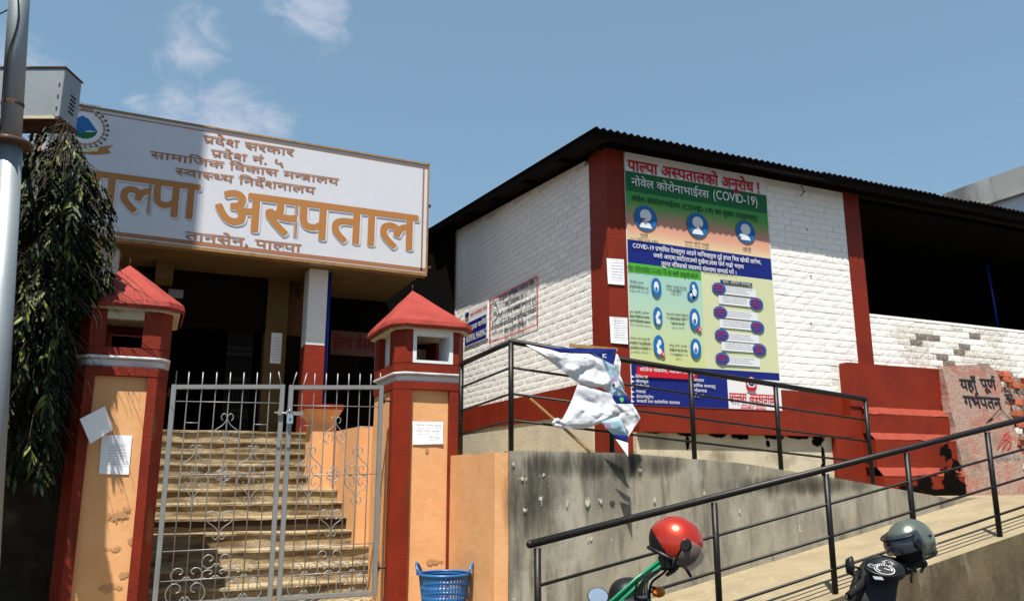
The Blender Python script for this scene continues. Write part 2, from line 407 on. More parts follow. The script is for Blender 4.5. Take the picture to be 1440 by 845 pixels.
M['dark_wood'] = mat('dark_timber', (.005, .0035, .0025), .9, spec=.1)
M['black_iron'] = mat('dark_iron', (.014, .012, .011), .7)
M['sheet'] = mat('old_roof_iron', (.008, .0065, .006), .9, [((.028, .018, .012), 4, 8, .5, .7, .5)])
M['grey_lime'] = mat('mottled_plaster', (.29, .195, .155), .95, [((.30, .10, .075), 3.2, 10, .46, .60, .8), ((.13, .085, .065), 3.0, 12, .54, .72, .75), ((.36, .31, .26), 9, 10, .56, .70, .75)], (20, .6, .03))
M['white_wash'] = mat('bluish_white_wash', (.66, .67, .68), .85, [((.55, .55, .53), 4, 8, .45, .7, .5)], (20, .2, .01))
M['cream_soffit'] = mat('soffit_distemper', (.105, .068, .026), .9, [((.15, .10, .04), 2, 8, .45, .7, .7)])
M['blue_pipe'] = mat('blue_pipe_paint', (.01, .02, .22), .5)
M['leaf'] = mat('leaf_green', (.009, .016, .004), .55, [((.035, .050, .012), 7, 4, .5, .7, .7)], spec=.22, rnd=.35)
M['leaf2'] = mat('young_leaf', (.10, .115, .02), .5, [((.05, .08, .015), 7, 4, .5, .7, .7)], spec=.25, rnd=.3)
M['bark'] = mat('bark', (.06, .045, .032), .95, [((.03, .022, .016), 12, 8, .45, .65, .8)], (40, .8, .02))
M['basket'] = mat('blue_plastic', (.012, .10, .28), .35, [((.03, .17, .40), 4, 4, .45, .7, .5)], spec=.5)
M['helm_red'] = mat('metallic_red_lacquer', (.50, .022, .005), .27, [((.30, .05, .03), 30, 9, .60, .78, .35), ((.6, .16, .05), (3, 3, 3), 3, .5, .7, .35)], None, metal=.55, spec=.6, coat=.8)
M['helm_grey'] = mat('metallic_olive_lacquer', (.13, .15, .115), .27, [((.24, .24, .2), 35, 9, .58, .76, .4)], None, metal=.55, spec=.6, coat=.6)
M['plastic'] = mat('black_plastic', (.007, .007, .008), .42, spec=.3)
M['rubber'] = mat('black_rubber', (.007, .007, .007), .8)
M['chrome'] = mat('chrome', (.6, .6, .62), .15, metal=1)
M['tint'] = mat('smoked_visor', (.35, .26, .22), .08, alpha=.42, spec=.6)
M['tint_d'] = mat('dark_visor', (.02, .025, .035), .07, alpha=.88, spec=.7, coat=.5)
M['mirror'] = mat('mirror_glass', (.75, .8, .85), .03, metal=1)
M['green_wrap'] = mat('green_sleeve', (.01, .16, .075), .35, spec=.5)
M['dial'] = mat('dial_face', (.03, .03, .035), .3)
M['tan_wood'] = mat('bare_wood', (.36, .21, .08), .8, [((.24, .13, .05), (20, 20, 3), 6, .45, .7, .7)])
M['far_conc'] = mat('far_concrete', (.30, .30, .29), .9, [((.10, .10, .10), (1.6, 1.6, .5), 10, .42, .62, .8), ((.5, .5, .5), (1.5, 1.5, .6), 10, .6, .75, .5)])
M['far_white'] = mat('far_white_wall', (.62, .63, .66), .9, [((.5, .5, .52), 1, 8, .45, .7, .5)])

def gradient(name, stops, z0, z1):
    m = mat(name, (1, 1, 1), .5); t = m.node_tree; b = t.nodes['Principled BSDF']
    for l_ in list(b.inputs['Base Color'].links): t.links.remove(l_)
    tc = t.nodes.new('ShaderNodeTexCoord'); sx = t.nodes.new('ShaderNodeSeparateXYZ'); mr = t.nodes.new('ShaderNodeMapRange'); cr = t.nodes.new('ShaderNodeValToRGB')
    t.links.new(tc.outputs['Object'], sx.inputs[0]); t.links.new(sx.outputs['Z'], mr.inputs['Value'])
    mr.inputs['From Min'].default_value = z0; mr.inputs['From Max'].default_value = z1
    t.links.new(mr.outputs[0], cr.inputs[0]); el = cr.color_ramp.elements
    while len(el) < len(stops): el.new(.5)
    for e, (p, c) in zip(el, stops): e.position = p; e.color = lin(c)
    t.links.new(cr.outputs[0], b.inputs['Base Color']); return m

# ------------------------------------------------------------------ ground, pavement, ramps
def structure(o): o['kind'] = 'structure'; return o
g = MB(); n_ = 40
ext = [-900, -200, -60, -20, -8, 0, 6, 12, 20, 40, 90, 300, 900]
vs = [(x, y, 0) for y in ext for x in ext]; k = len(ext)
g.add(vs, [(j * k + i, j * k + i + 1, (j + 1) * k + i + 1, (j + 1) * k + i) for j in range(k - 1) for i in range(k - 1)])
g.org = Vector((0, 0, 0)); structure(g.build('ground', M['asphalt']))
structure(MB().box(-9, 6.4, -.05, 3.07, 9.1, .12).build('pavement', M['ramp']))

def ztop(X, prof):
    for (a, za), (b, zb) in zip(prof, prof[1:]):
        if X <= b: return za + (zb - za) * (X - a) / (b - a)
    return prof[-1][1]
LOW = [(2.4, -.044), (2.63, 0), (9.31, 1.27), (17, 1.27)]
UP = [(3.08, 1.75), (4.3, 1.745), (5.72, 1.66), (7.2, 1.485), (8.8, 1.27), (8.95, 1.25)]
def strip(prof, y0, y1, dz, bottom, n=60, jit=.004):
    mb = MB(); x0, x1 = prof[0][0], prof[-1][0]; m = 8; vs = []
    for i in range(n + 1):
        X = x0 + (x1 - x0) * i / n
        for j in range(m + 1):
            Y = y0 + (y1 - y0) * j / m
            vs.append((X, Y, ztop(X, prof) + dz + noise.noise(Vector((X * 2, Y * 2, 1))) * jit))
    fs = [(i * (m + 1) + j, (i + 1) * (m + 1) + j, (i + 1) * (m + 1) + j + 1, i * (m + 1) + j + 1) for i in range(n) for j in range(m)]
    mb.add(vs, fs)
    front = [vs[i * (m + 1)] for i in range(n + 1)]
    mb.add(front + [(p[0], p[1], bottom) for p in front], [(i, i + n + 1, i + n + 2, i + 1) for i in range(n)], 1)
    back = [vs[i * (m + 1) + m] for i in range(n + 1)]
    mb.add(back + [(p[0], p[1], bottom) for p in back], [(i, i + 1, i + n + 2, i + n + 1) for i in range(n)], 1)
    return mb
o = strip([(2.63, 0.004), (9.31, 1.27), (9.4, 1.27)], 5.42, 6.962, 0, -.1).build('lower_ramp', [M['ramp'], M['concrete_dark']]); structure(o)
o = strip([(9.4, 1.27), (20, 1.27)], 5.42, 8.32, 0, -.1).build('landing', [M['ramp'], M['concrete_dark']]); structure(o)
o = MB().box(8.9, 6.965, 1.0, 9.4, 8.32, 1.268).build('landing', M['ramp']); structure(o)
o = strip(UP, 7.105, 8.32, -.035, 0, 40).build('upper_ramp', [M['ramp'], M['cream']]); structure(o)
o = MB().box(2.66, 8.33, 0, 5.02, 12.45, 1.715).build('upper_ramp', M['ramp']); structure(o)

# ------------------------------------------------------------------ concrete ramp wall
def wall_profile(name, prof, y0, y1, zb, mats, n=60, rough=.006):
    mb = MB(); x0, x1 = prof[0][0], prof[-1][0]; mz = 14; F_ = []; B_ = []
    for i in range(n + 1):
        X = x0 + (x1 - x0) * i / n; zt = ztop(X, prof) + noise.noise(Vector((X * 5, 0, 3))) * .006
        for j in range(mz + 1):
            Z = zb + (zt - zb) * j / mz
            F_.append((X, y0 + noise.noise(Vector((X * 3, Z * 3, 0))) * rough, Z)); B_.append((X, y1, Z))
    q = mz + 1
    mb.add(F_, [(i * q + j, (i + 1) * q + j, (i + 1) * q + j + 1, i * q + j + 1) for i in range(n) for j in range(mz)], 0, True)
    mb.add(B_, [(i * q + j, i * q + j + 1, (i + 1) * q + j + 1, (i + 1) * q + j) for i in range(n) for j in range(mz)])
    T = [F_[i * q + mz] for i in range(n + 1)] + [B_[i * q + mz] for i in range(n + 1)]
    mb.add(T, [(i, i + 1, n + 2 + i, n + 1 + i) for i in range(n)])
    for i in (0, n): mb.add([F_[i * q], F_[i * q + mz], B_[i * q + mz], B_[i * q]], [(0, 1, 2, 3)])
    return mb
rw = thing('retaining_wall', (6, 7.03, 0), 'grey stained concrete wall carrying the upper ramp, sloping down to the right', 'wall')
wall_profile('w', UP, 6.96, 7.10, -.05, None).build('wall_face', M['concrete'], rw)
for (x, y, w_, h_) in [(762, 668, .05, .05), (752, 690, .03, .03), (760, 702, .045, .08), (845, 703, .06, .07), (826, 706, .05, .08), (797, 707, .03, .06), (830, 757, .07, .04), (722, 652, .04, .04), (740, 716, .05, .03), (921, 703, .03, .06), (770, 683, .03, .02), (735, 673, .08, .03), (990, 690, .03, .08), (900, 660, .04, .04), (1040, 720, .03, .05)]:
    stain(rw, x, y, w_, h_, 6.948, M['s_white'], 'whitewash_patch')
stain(rw, 850, 652, 1.5, .20, 6.949, M['s_streak'], 'water_streak'); stain(rw, 745, 700, .42, .62, 6.9495, M['s_streak'], 'water_streak'); stain(rw, 1130, 680, 1.6, .16, 6.949, M['s_streak'], 'water_streak')

ow = thing('side_wall', (3.03, 7.6, 0), 'plain orange plastered wall between the right gate pillar and the concrete ramp wall', 'wall')
o = MB().box(2.94, 6.99, .1, 3.075, 8.24, 1.735).build('wall_face', M['orange'], ow); roughen(o, .006, 2.2, cuts=6)

# ------------------------------------------------------------------ railings
def pipe_ball(mb, p, r): mb.lathe([(r * math.sin(a), -r * math.cos(a)) for a in [i * math.pi / 6 for i in range(7)]], p, 10)
def railing(name, loc, label, posts, rail, rfun, bars, cap_ends=True):
    t = thing(name, loc, label, 'railing', None)
    mb = MB().tube(rail, .029, 12); pipe_ball(mb, rail[0], .029); pipe_ball(mb, rail[-1], .029)
    for p in rail[1:-1]: pipe_ball(mb, p, .029)
    mb.build('handrail', M['rail'], t)
    for (a, b) in posts: MB().tube([a, b], .026, 12).build('post', M['rail'], t)
    for br in bars: MB().tube(br, .0125, 7).build('bar', M['rail'], t)
    return t
HR = lambda X: .19 * (X - 2.63) + 1.035
px = [2.66] + [on(a, b, Y=5.52).x for a, b in [(1007, 760), (1169, 760), (1280, 690), (1397, 680)]] + [9.0, 10.4, 11.8, 13.2, 14.6]
def LZ(X): return max(0, min(1.27, .19 * (X - 2.63)))
rl = [Vector((X, 5.52, LZ(X) + 1.035)) for X in (2.6, 9.31, 14.8)]
bars = []
for h in (.74, .47, .2):
    bars.append([Vector((X, 5.52, LZ(X) + h)) for X in (2.66, 9.31, 14.6)])
railing('ramp_railing', (5, 5.52, .4), 'long black pipe railing rising to the right beside the lower ramp, nearest the street',
        [((X, 5.52, LZ(X) - .02), (X, 5.52, LZ(X) + 1.0)) for X in px], rl, None, bars)
ux = [3.12, on(862, 560, Y=6.99).x, on(977, 580, Y=6.99).x, on(1098, 600, Y=6.99).x, on(1226, 620, Y=6.99).x]
UR = lambda X: 2.785 + (2.41 - 2.785) * (X - 3.11) / (7.66 - 3.11)
side = Vector((3.02, 8.12, 2.70))
rl = [side, Vector((3.12, 7.03, 2.785)), Vector((ux[-1], 7.03, UR(ux[-1])))]
bars = [[side + Vector((0, 0, -.25 * i)), Vector((3.12, 7.03, 2.785 - .25 * i)), Vector((ux[-1], 7.03, UR(ux[-1]) - .245 * i))] for i in (1, 2, 3)]
railing('ramp_railing', (5, 7.03, 1.7), 'black pipe railing on top of the concrete wall, sloping down in front of the poster',
        [((X, 7.03, ztop(X, UP) - .02), (X, 7.03, UR(X))) for X in ux] + [((3.02, 8.12, 1.72), side)], rl, None, bars)

# ------------------------------------------------------------------ gate pillars
def pillar(cx, pl, pr, opl, opr, oz0, oz1, label, apex, lined, eave_z):
    t = thing('gate_pillar', (cx, 8.7, .12), label, 'pillar', 'gate pillars with red pyramid tops')
    xo, xf, y0, y1, ch = .39, .30, 8.2, 9.25, .11
    def octa(g, z, gy=None):
        gy = g if gy is None else gy
        return [Vector(p) for p in ((cx - xf - g * .4, y0 - gy, z), (cx + xf + g * .4, y0 - gy, z), (cx + xo + g, y0 + ch - g * .4, z), (cx + xo + g, y1 - ch, z),
                (cx + xf, y1 + g, z), (cx - xf, y1 + g, z), (cx - xo - g, y1 - ch, z), (cx - xo - g, y0 + ch - g * .4, z))]
    core = [Vector((p.x, max(p.y, y0 + .045), p.z)) for p in octa(-.012, .12)]
    o = MB().prism(core, (0, 0, 2.37)).build('shaft', M['orange'], t); roughen(o, .006, 3, cuts=3)
    for s, e in ((-1, pl), (1, pr)):
        P = [(cx + s * xo, y0 + ch + .13, .12), (cx + s * xo, y0 + ch, .12), (cx + s * xf, y0, .12), (e, y0, .12), (e, y0 + .06, .12), (cx + s * (xo - .05), y0 + ch + .13, .12)]
        o = MB().prism(P, (0, 0, 2.3)).build('corner_strip', M['red'], t); roughen(o, .0035, 4, cuts=2)
    o = MB().prism(octa(.004, 2.415), (0, 0, .085)).build('collar', M['red'], t, bevel=.006)
    MB().prism(octa(-.03, 2.5), (0, 0, .075)).build('moulding', M['white_wash'], t, bevel=.012)
    MB().prism(octa(.012, 2.575), (0, 0, .025)).build('moulding', M['white_wash'], t, bevel=.008)
    o = MB().prism(octa(0, 2.6), (0, 0, oz0 - 2.6)).build('lantern_sill', M['red'], t, bevel=.008)
    zt = eave_z - .035
    A = [(cx - xo, y0 + ch, oz0), (cx - xf, y0, oz0), (opl, y0, oz0), (opl, y0 + .12, oz0), (cx - xo + .1, y0 + .30, oz0), (cx - xo, y0 + .30, oz0)]
    B = [(cx + xo, y0 + ch, oz0), (cx + xf, y0, oz0), (opr, y0, oz0), (opr, y0 + .12, oz0), (cx + xo - .1, y0 + .30, oz0), (cx + xo, y0 + .30, oz0)]
    for P in (A, B):
        MB().prism(P, (0, 0, zt - oz0)).build('lantern_post', M['red'], t)
        Q = [(p[0], y0 + y1 - p[1], p[2]) for p in P]
        MB().prism(Q, (0, 0, zt - oz0)).build('lantern_post', M['red'], t)
    MB().box(opl, y0, oz1, opr, y0 + .1, zt).build('lintel', M['cream'] if not lined else M['white_wash'], t)
    MB().box(opl, y1 - .1, oz1, opr, y1, zt).build('lintel', M['red'], t)
    if lined:   # whitewashed reveals and a hollow behind
        for x0, x1 in ((opl, opl + .04), (opr - .04, opr)): MB().box(x0, y0 - .004, oz0, x1, y0 + .35, zt).build('reveal', M['white_wash'], t)
        MB().box(opl + .04, y0 - .004, oz0, opr - .04, y0 + .3, oz0 + .03).build('reveal', M['white_wash'], t)
        MB().box(cx - xo + .02, y0 + .95, oz0, cx + xo - .02, y1 - .02, zt).build('back_panel', M['cream'], t)
        MB().box(cx - xo + .07, y0 + .3, oz0, cx - xo + .10, y1 - .3, zt).build('reveal', M['white_wash'], t)
    # pyramid roof
    E0, E1, E2 = octa(.085, eave_z - .035), octa(.10, eave_z), octa(.085, eave_z + .05)
    ap = Vector(apex); mb = MB(); n = 8
    mb.add(E0 + E1 + E2 + [ap], [(i, (i + 1) % n, n + (i + 1) % n, n + i) for i in range(n)] + [(n + i, n + (i + 1) % n, 2 * n + (i + 1) % n, 2 * n + i) for i in range(n)]
           + [(2 * n + i, 2 * n + (i + 1) % n, 3 * n) for i in range(n)])
    o = mb.build('pyramid_roof', M['red_roof'], t)
    bm = bmesh.new(); bm.from_mesh(o.data); bmesh.ops.triangulate(bm, faces=bm.faces); bmesh.ops.subdivide_edges(bm, edges=bm.edges, cuts=5, use_grid_fill=True)
    for v in bm.verts:
        d = 1 if v.co.z < eave_z + .12 - .12 - .12 else .45
        v.co += noise.noise_vector(v.co * 7 + Vector((cx * 5, 0, 0))) * .012 * d + noise.noise_vector(v.co * 24) * .004
        # slight hollow of the hand-made slopes
    bm.to_mesh(o.data); bm.free()
    MB().prism(octa(.06, eave_z - .045), (0, 0, .02)).build('eave_soffit', M['cream'], t)
    MB().tube([ap - Vector((0, 0, .03)), ap + Vector((.004, 0, .07))], .004, 5).build('finial', M['rust'], t)
    return t
PA = pillar(-.26, -.48, -.04, -.43, -.12, 2.68, 2.945, 'left gate pillar, orange panel with peeling plaster and two pinned papers', (-.31, 8.72, 3.585), False, 3.075)
PB = pillar(2.72, 2.5, 2.92, 2.50, 2.95, 2.70, 3.00, 'right gate pillar, white lined lantern and one handwritten paper, blue basket at its foot', (2.63, 8.72, 3.60), True, 3.10)
# blistered plaster on the panels
def blister(parent, pts, Y):
    mb = MB()
    for (x, y, r, e) in pts:
        c = on(x, y, Y=Y); P = []
        for i in range(12):
            a = i * math.pi / 6; q = r / 150 * (1 + .5 * noise.noise(Vector((x, i * .9, 0))))
            P.append(c + Vector((math.cos(a) * q * e, random.uniform(-.003, .001), math.sin(a) * q)))
        mb.add(P + [c + Vector((0, -.013, .25 * r / 150))], [(i, (i + 1) % 12, 12) for i in range(12)], 0, False)
    mb.build('plaster_blister', M['orange'], parent)['kind'] = 'stuff'
if 0: blister(PA, [(150, 716, 7, 2.2), (172, 722, 10, 1.6), (166, 733, 7, 1.8), (184, 712, 5, 1.6), (160, 770, 6, 2.3), (180, 742, 5, 1.2), (150, 825, 7, 1.8), (170, 820, 6, 2.2), (148, 840, 6, 2), (186, 766, 6, 1), (178, 800, 4, 2)], 8.243)
if 0: blister(PB, [(612, 792, 8, 1.5), (620, 785, 6, 1.6), (585, 794, 4, 2), (603, 790, 7, 1.3), (590, 700, 4, 2), (625, 668, 4, 1.4)], 8.243)

for (x, y, w_, h_) in [(165, 724, .16, .10), (178, 716, .08, .05), (160, 772, .12, .04), (155, 826, .16, .07), (175, 808, .08, .06), (185, 760, .05, .06)]: stain(PA, x, y, w_, h_, 8.240, M['s_peel'], 'peeled_patch')
for (x, y, w_, h_) in [(610, 790, .14, .05), (590, 800, .08, .04), (600, 632, .04, .05)]: stain(PB, x, y, w_, h_, 8.240, M['s_peel'], 'peeled_patch')
for (x, y, w_, h_) in [(130, 512, .2, .05), (200, 513, .2, .04), (160, 437, .3, .03), (215, 600, .05, .3), (100, 760, .05, .4), (210, 740, .05, .3)]: stain(PA, x, y, w_, h_, 8.186, M['s_brown'], 'damp_stain')
for (x, y, w_, h_) in [(590, 526, .2, .04), (630, 527, .2, .04), (572, 700, .05, .4), (642, 640, .05, .3)]: stain(PB, x, y, w_, h_, 8.186, M['s_brown'], 'damp_stain')
# papers on the pillars
def paper(label, corners, thick=.002, dz=None, curl=0, mat_=None, group=None):
    mb = MB(); A = [Vector(c) for c in corners]
    nrm = (A[1] - A[0]).cross(A[3] - A[0]).normalized()
    if nrm.y > 0: nrm = -nrm
    rel = lambda p, u, v: nrm * (curl * (u * u * .7 + v * .3) + .004 * noise.noise(p * 9))
    mb.loft([A[0], A[1]], [A[3], A[2]], 10, 10, rel)
    o = mb.build('paper_notice', mat_ or M['paper'])
    tag(o, label, 'notice')
    return o
def scribble(parent, P0, ex, ez, w, h, rows, mi='grey_p', size=.008, nudge=(0, -.004, 0)):
    """rows of unreadably small print as short dashes of real print-size marks"""
    mb = MB(); ex = Vector(ex); ez = Vector(ez); P0 = Vector(P0) + Vector(nudge)
    for r in range(rows):
        x = 0; y = h * (1 - (r + .5) / rows)
        end = w * random.uniform(.75, 1)
        while x < end:
            l = random.uniform(.6, 2.2) * size
            a = P0 + ex * x + ez * y; s2 = size * random.uniform(.4, .7)
            mb.add([a, a + ex * l, a + ex * l + ez * s2, a + ez * s2], [(0, 1, 2, 3)])
            x += l + size * .5
    o = mb.build('print', M[mi], parent); o['kind'] = 'stuff'; return o
a, b, c, d = [on(x, y, Y=8.236) for x, y in [(143, 611), (186, 612), (181, 667), (139, 666)]]
o = paper('typed white sheet pasted flat on the orange panel of the left gate pillar', (a, b, c, d))
scribble(o, on(150, 655, Y=8.236), (1, 0, 0), (0, 0, 1), .16, .2, 8, size=.007)
a, b, c, d = [on(x, y, Y=Y) for x, y, Y in [(112, 589, 8.08), (147, 571, 8.14), (158, 604, 8.2), (127, 624, 8.1)]]
o = paper('loose white sheet curling off the left edge of the left gate pillar', (a, b, c, d), curl=.02)
a, b, c, d = [on(x, y, Y=8.236) for x, y in [(580, 592), (623, 593), (623, 624), (580, 625)]]
o = paper('white sheet with handwriting taped to the orange panel of the right gate pillar', (a, b, c, d), curl=.008)
hw = MB()
def squiggle(mb, xl, xr, y, Y, amp=.006, head=True):
    A = on(xl, y, Y=Y); B = same_z(xr, A.z, Y=Y); n = int((B - A).length / .007); P = []
    for i in range(n + 1): P.append(A.lerp(B, i / n) + Vector((random.uniform(-.002, .002), 0, random.uniform(-amp, amp * .6))))
    V, Fc = stroke([(p.x, p.z) for p in P], .0026); mb.add([(a, Y, b) for a, b in V], Fc)
    if head: mb.add([A + Vector((0, 0, amp)), B + Vector((0, 0, amp)), B + Vector((0, 0, amp + .002)), A + Vector((0, 0, amp + .002))], [(0, 1, 2, 3)])
for xl, xr, y in [(586, 597, 597.5), (598.5, 604, 597.7), (605, 609, 598), (611, 621, 598.5), (586, 595, 606), (597, 605, 606), (607, 618, 606.5), (603, 609, 614.5), (611, 619, 615)]:
    squiggle(hw, xl, xr, y, 8.222)
hw.build('handwriting', M['black_p'], o)

# ------------------------------------------------------------------ the steel gate
GT = thing('entrance_gate', (1.22, 8.36, .12), 'silver painted double steel gate with curled scrolls and spikes, bolted shut', 'gate')
GY = 8.36
def scroll_half(s, pts, cx, z0, W, H):
    return smooth_pts([(cx + s * x * W / 2, GY, z0 + t * H) for x, t in pts], 4)
LYRE = [(.30, .24), (.42, .17), (.42, .06), (.24, -.02), (.07, .05), (.03, .2), (.30, .42), (.78, .60), (1, .78), (.9, .95), (.58, 1.02), (.28, .95), (.16, .80), (.30, .66), (.52, .68), (.56, .8)]
CURL = [(.04, .0), (.10, .3), (.35, .02), (.7, -.02), (.98, .25), (1, .6), (.8, .92), (.5, .98), (.28, .8), (.32, .58), (.5, .5)]
def lyre(parent, cx, za, zb, W):
    mb = MB()
    for s in (-1, 1): mb.tube(scroll_half(s, LYRE, cx, za, W, zb - za), .0048, 6)
    mb.build('scroll', M['gate'], parent)
def curl(parent, cx, za, zb, W):
    mb = MB()
    for s in (-1, 1): mb.tube(scroll_half(s, CURL, cx, za, W, zb - za), .0055, 6)
    mb.build('scroll', M['gate'], parent)
def leaf(x0, x1, zt0, zt1, zb, lean, right):
    fr = MB(); h = .021
    fr.box(x0, GY - h, zb, x0 + .045, GY + h, zt0); fr.box(x1 - .045, GY - h, zb, x1, GY + h, zt1)
    fr.build('gate_frame', M['gate'], GT, bevel=.004)
    MB().bar((x0 + .045, GY, zt0 - .023), (x1 - .045, GY, zt1 - .023), .04, .042).build('gate_rail', M['gate'], GT, bevel=.003)
    MB().bar((x0 + .045, GY, zb + .022), (x1 - .045, GY, zb + .022), .04, .042).build('gate_rail', M['gate'], GT, bevel=.003)
    n = 8; zt = lambda x: zt0 + (zt1 - zt0) * (x - x0) / (x1 - x0)
    for i in range(1, n):
        x = x0 + .02 + (x1 - x0 - .04) * i / n; top = zt(x) + .12
        bx = x + (random.uniform(-.006, .006)); mid = i in (2, 6)
        lean_ = .0
        if right and i == 1: lean_ = .035
        if (not right) and i == n - 1: lean_ = -.0
        MB().tube([(x, GY, zb + .04), (bx, GY, 1.4), (x, GY, zt(x) - .02), (x + lean_ * .2, GY, zt(x)), (x + lean_, GY, top)], .0056, 6).build('bar', M['gate'], GT)
    for s, xx in ((0, x0 + .035), (1, x1 - .035)):
        ln = (-.035 if (not right and s) else (.035 if (right and not s) else 0))
        MB().tube([(xx, GY, zt(xx) - .01), (xx + ln, GY, zt(xx) + .13)], .0056, 6).build('bar', M['gate'], GT)
    zs = [on(300, y, Y=GY).z for y in (566, 668, 773, 814)]
    for z in zs: MB().tube([(x0 + .04, GY - .004, z), (x1 - .04, GY - .004, z + (zt1 - zt0) * .4)], .0046, 6).build('cross_rod', M['gate'], GT)
    zl = on(300, 595, Y=GY).z; w8 = (x1 - x0 - .04) / 8; X = lambda i: x0 + .02 + w8 * i
    for a, b in ((1, 2), (6, 7)): MB().tube([(X(a), GY, zl), (X(b), GY, zl)], .0046, 6).build('cross_rod', M['gate'], GT)
    cx = X(4); zz = lambda y: on(313, y, Y=GY).z
    lyre(GT, cx, zz(582) , zz(619), w8 * 2.0)
    bmb = lambda c: (lyre(GT, c, zz(627), zz(667), w8 * 2), lyre(GT, c, zz(709), zz(669), w8 * 2))
    bmb(X(2) - w8 * .05); bmb(X(6) + w8 * .05)
    lyre(GT, cx, zz(655), zz(667), w8 * 1.1); lyre(GT, cx, zz(681), zz(669), w8 * 1.1)
    lyre(GT, cx, zz(757), zz(719), w8 * 2)
    curl(GT, X(4), zz(797), zz(779), w8 * 2)
    curl(GT, X(2), zz(814), zz(796), w8 * 2.1); curl(GT, X(4), zz(812), zz(800), w8 * 1.9); curl(GT, X(6), zz(814), zz(796), w8 * 2.1)
    curl(GT, X(2), zz(844), zz(817), w8 * 2.6); curl(GT, X(6), zz(844), zz(817), w8 * 2.6)
leaf(.17, 1.222, 2.375, 2.42, .36, 0, False)
leaf(1.262, 2.235, 2.42, 2.46, .36, 0, True)
bz = 2.135
mb = MB().tube([(1.13, GY - .035, bz), (1.40, GY - .035, bz)], .009, 8); mb.box(1.27, GY - .045, bz - .018, 1.41, GY - .024, bz + .018); mb.box(1.165, GY - .045, bz - .022, 1.20, GY - .02, bz + .03); mb.box(1.245, GY - .045, bz - .02, 1.262, GY - .02, bz + .03)
mb.build('bolt', M['gate'], GT)
mb = MB().tube(smooth_pts([(1.265, GY - .05, bz - .02), (1.262, GY - .05, bz + .018), (1.28, GY - .05, bz + .03), (1.298, GY - .05, bz + .018), (1.295, GY - .05, bz - .02)], 3), .005, 6)
o = mb.build('shackle', M['chrome']); pk = tag(MB().box(1.250, GY - .062, bz - .105, 1.312, GY - .038, bz - .02).build('padlock', M['chrome'], None, bevel=.006), 'silver padlock hanging from the bolt where the gate leaves meet', 'padlock')
o.parent = pk; o.location = Vector(o.location) - pk.location
mb = MB().box(1.275, GY - .064, bz - .075, 1.29, GY - .061, bz - .05); mb.build('keyhole', M['black_p'], pk)
for x, z in ((.15, 2.28), (.15, .62), (2.25, 2.30), (2.25, .62)):
    MB().tube([(x - .05 if x < 1 else x - .02, GY + .01, z), (x + .02 if x < 1 else x + .08, GY + .01, z)], .012, 7).tube([(x, GY, z - .03), (x, GY, z + .06)], .009, 7).build('hinge', M['rust'], GT)
for x in (1.19, 1.285): MB().bar((x, GY - .026, 1.88), (x, GY - .026, 1.80), .03, .012, up=(0, 1, 0)).build('latch_plate', M['gate'], GT)

# ------------------------------------------------------------------ stairs, side parapet
ST = thing('entrance_stairs', (1, 9, .12), 'broad flight of worn cement steps climbing behind the steel gate to the dark entrance', 'stairs')
for k in range(13):
    z = 2.17 - .16 * k; y = 12.45 - .3 * k
    x1 = 2.36 if y > 9.8 else 2.5
    mb = MB(); n = 26; x0 = -.5
    prof = [(y + .34, z - .17), (y + .012, z - .17), (y + .012, z - .035), (y - .012, z - .03), (y - .012, z - .006), (y - .004, z), (y + .34, z)]
    vs = []
    for i in range(n + 1):
        X = x0 + (x1 - x0) * i / n
        for j, (py, pz) in enumerate(prof):
            d = noise.noise(Vector((X * 4, k * 7.3, j * .5))) * .010 if 0 < j < 6 else 0
            d2 = noise.noise(Vector((X * 1.3, k * 3.1, 9))) * .007
            vs.append((X, py + d, pz + d2 + d * .4))
    m = len(prof)
    mb.add(vs, [(i * m + j, (i + 1) * m + j, (i + 1) * m + (j + 1) % m, i * m + (j + 1) % m) for i in range(n) for j in range(m)] + [list(range(m)), [n * m + q for q in range(m)]])
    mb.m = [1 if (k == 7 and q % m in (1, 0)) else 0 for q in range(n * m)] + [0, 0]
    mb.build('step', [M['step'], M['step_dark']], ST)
MB().box(-.5, 12.75, 1.95, 2.36, 13.5, 2.168).build('top_landing', M['step'], ST)
PW = thing('stair_parapet', (2.45, 10.5, 0), 'orange parapet along the right of the steps, ending at a flared post with red top', 'parapet')
o = MB().prism([(2.355, 9.85, .1), (2.355, 9.85, 2.12), (2.355, 11.3, 2.13), (2.355, 11.3, .1)], (.17, 0, 0)).build('wall_face', M['orange'], PW); roughen(o, .006, 3, 4)
o = MB().prism([(2.505, 9.1, .1), (2.505, 9.1, 2.12), (2.505, 9.86, 2.12), (2.505, 9.86, .1)], (.14, 0, 0)).build('wall_face', M['orange'], PW)
MB().box(2.51, 11.3, .1, 2.655, 12.45, 1.9).build('wall_face', M['orange'], PW)
nx0, nx1 = 1.98, 2.36
MB().box(nx0 + .04, 11.22, 1.3, nx1 - .02, 11.6, 2.28).build('newel', M['orange'], PW, bevel=.01)
mb = MB()
a = [(nx0 + .04, 11.22), (nx1 - .02, 11.22), (nx1 - .02, 11.6), (nx0 + .04, 11.6)]; b = [(nx0 - .06, 11.12), (nx1 + .06, 11.12), (nx1 + .06, 11.7), (nx0 - .06, 11.7)]
mb.add([(x, y, 2.26) for x, y in a] + [(x, y, 2.42) for x, y in b], [(0, 1, 2, 3), (4, 5, 6, 7)] + [(i, (i + 1) % 4, 4 + (i + 1) % 4, 4 + i) for i in range(4)])
mb.build('flared_cap', M['orange'], PW)
MB().box(nx0 - .07, 11.11, 2.42, nx1 + .07, 11.71, 2.49).build('cap_top', M['red'], PW, bevel=.008)

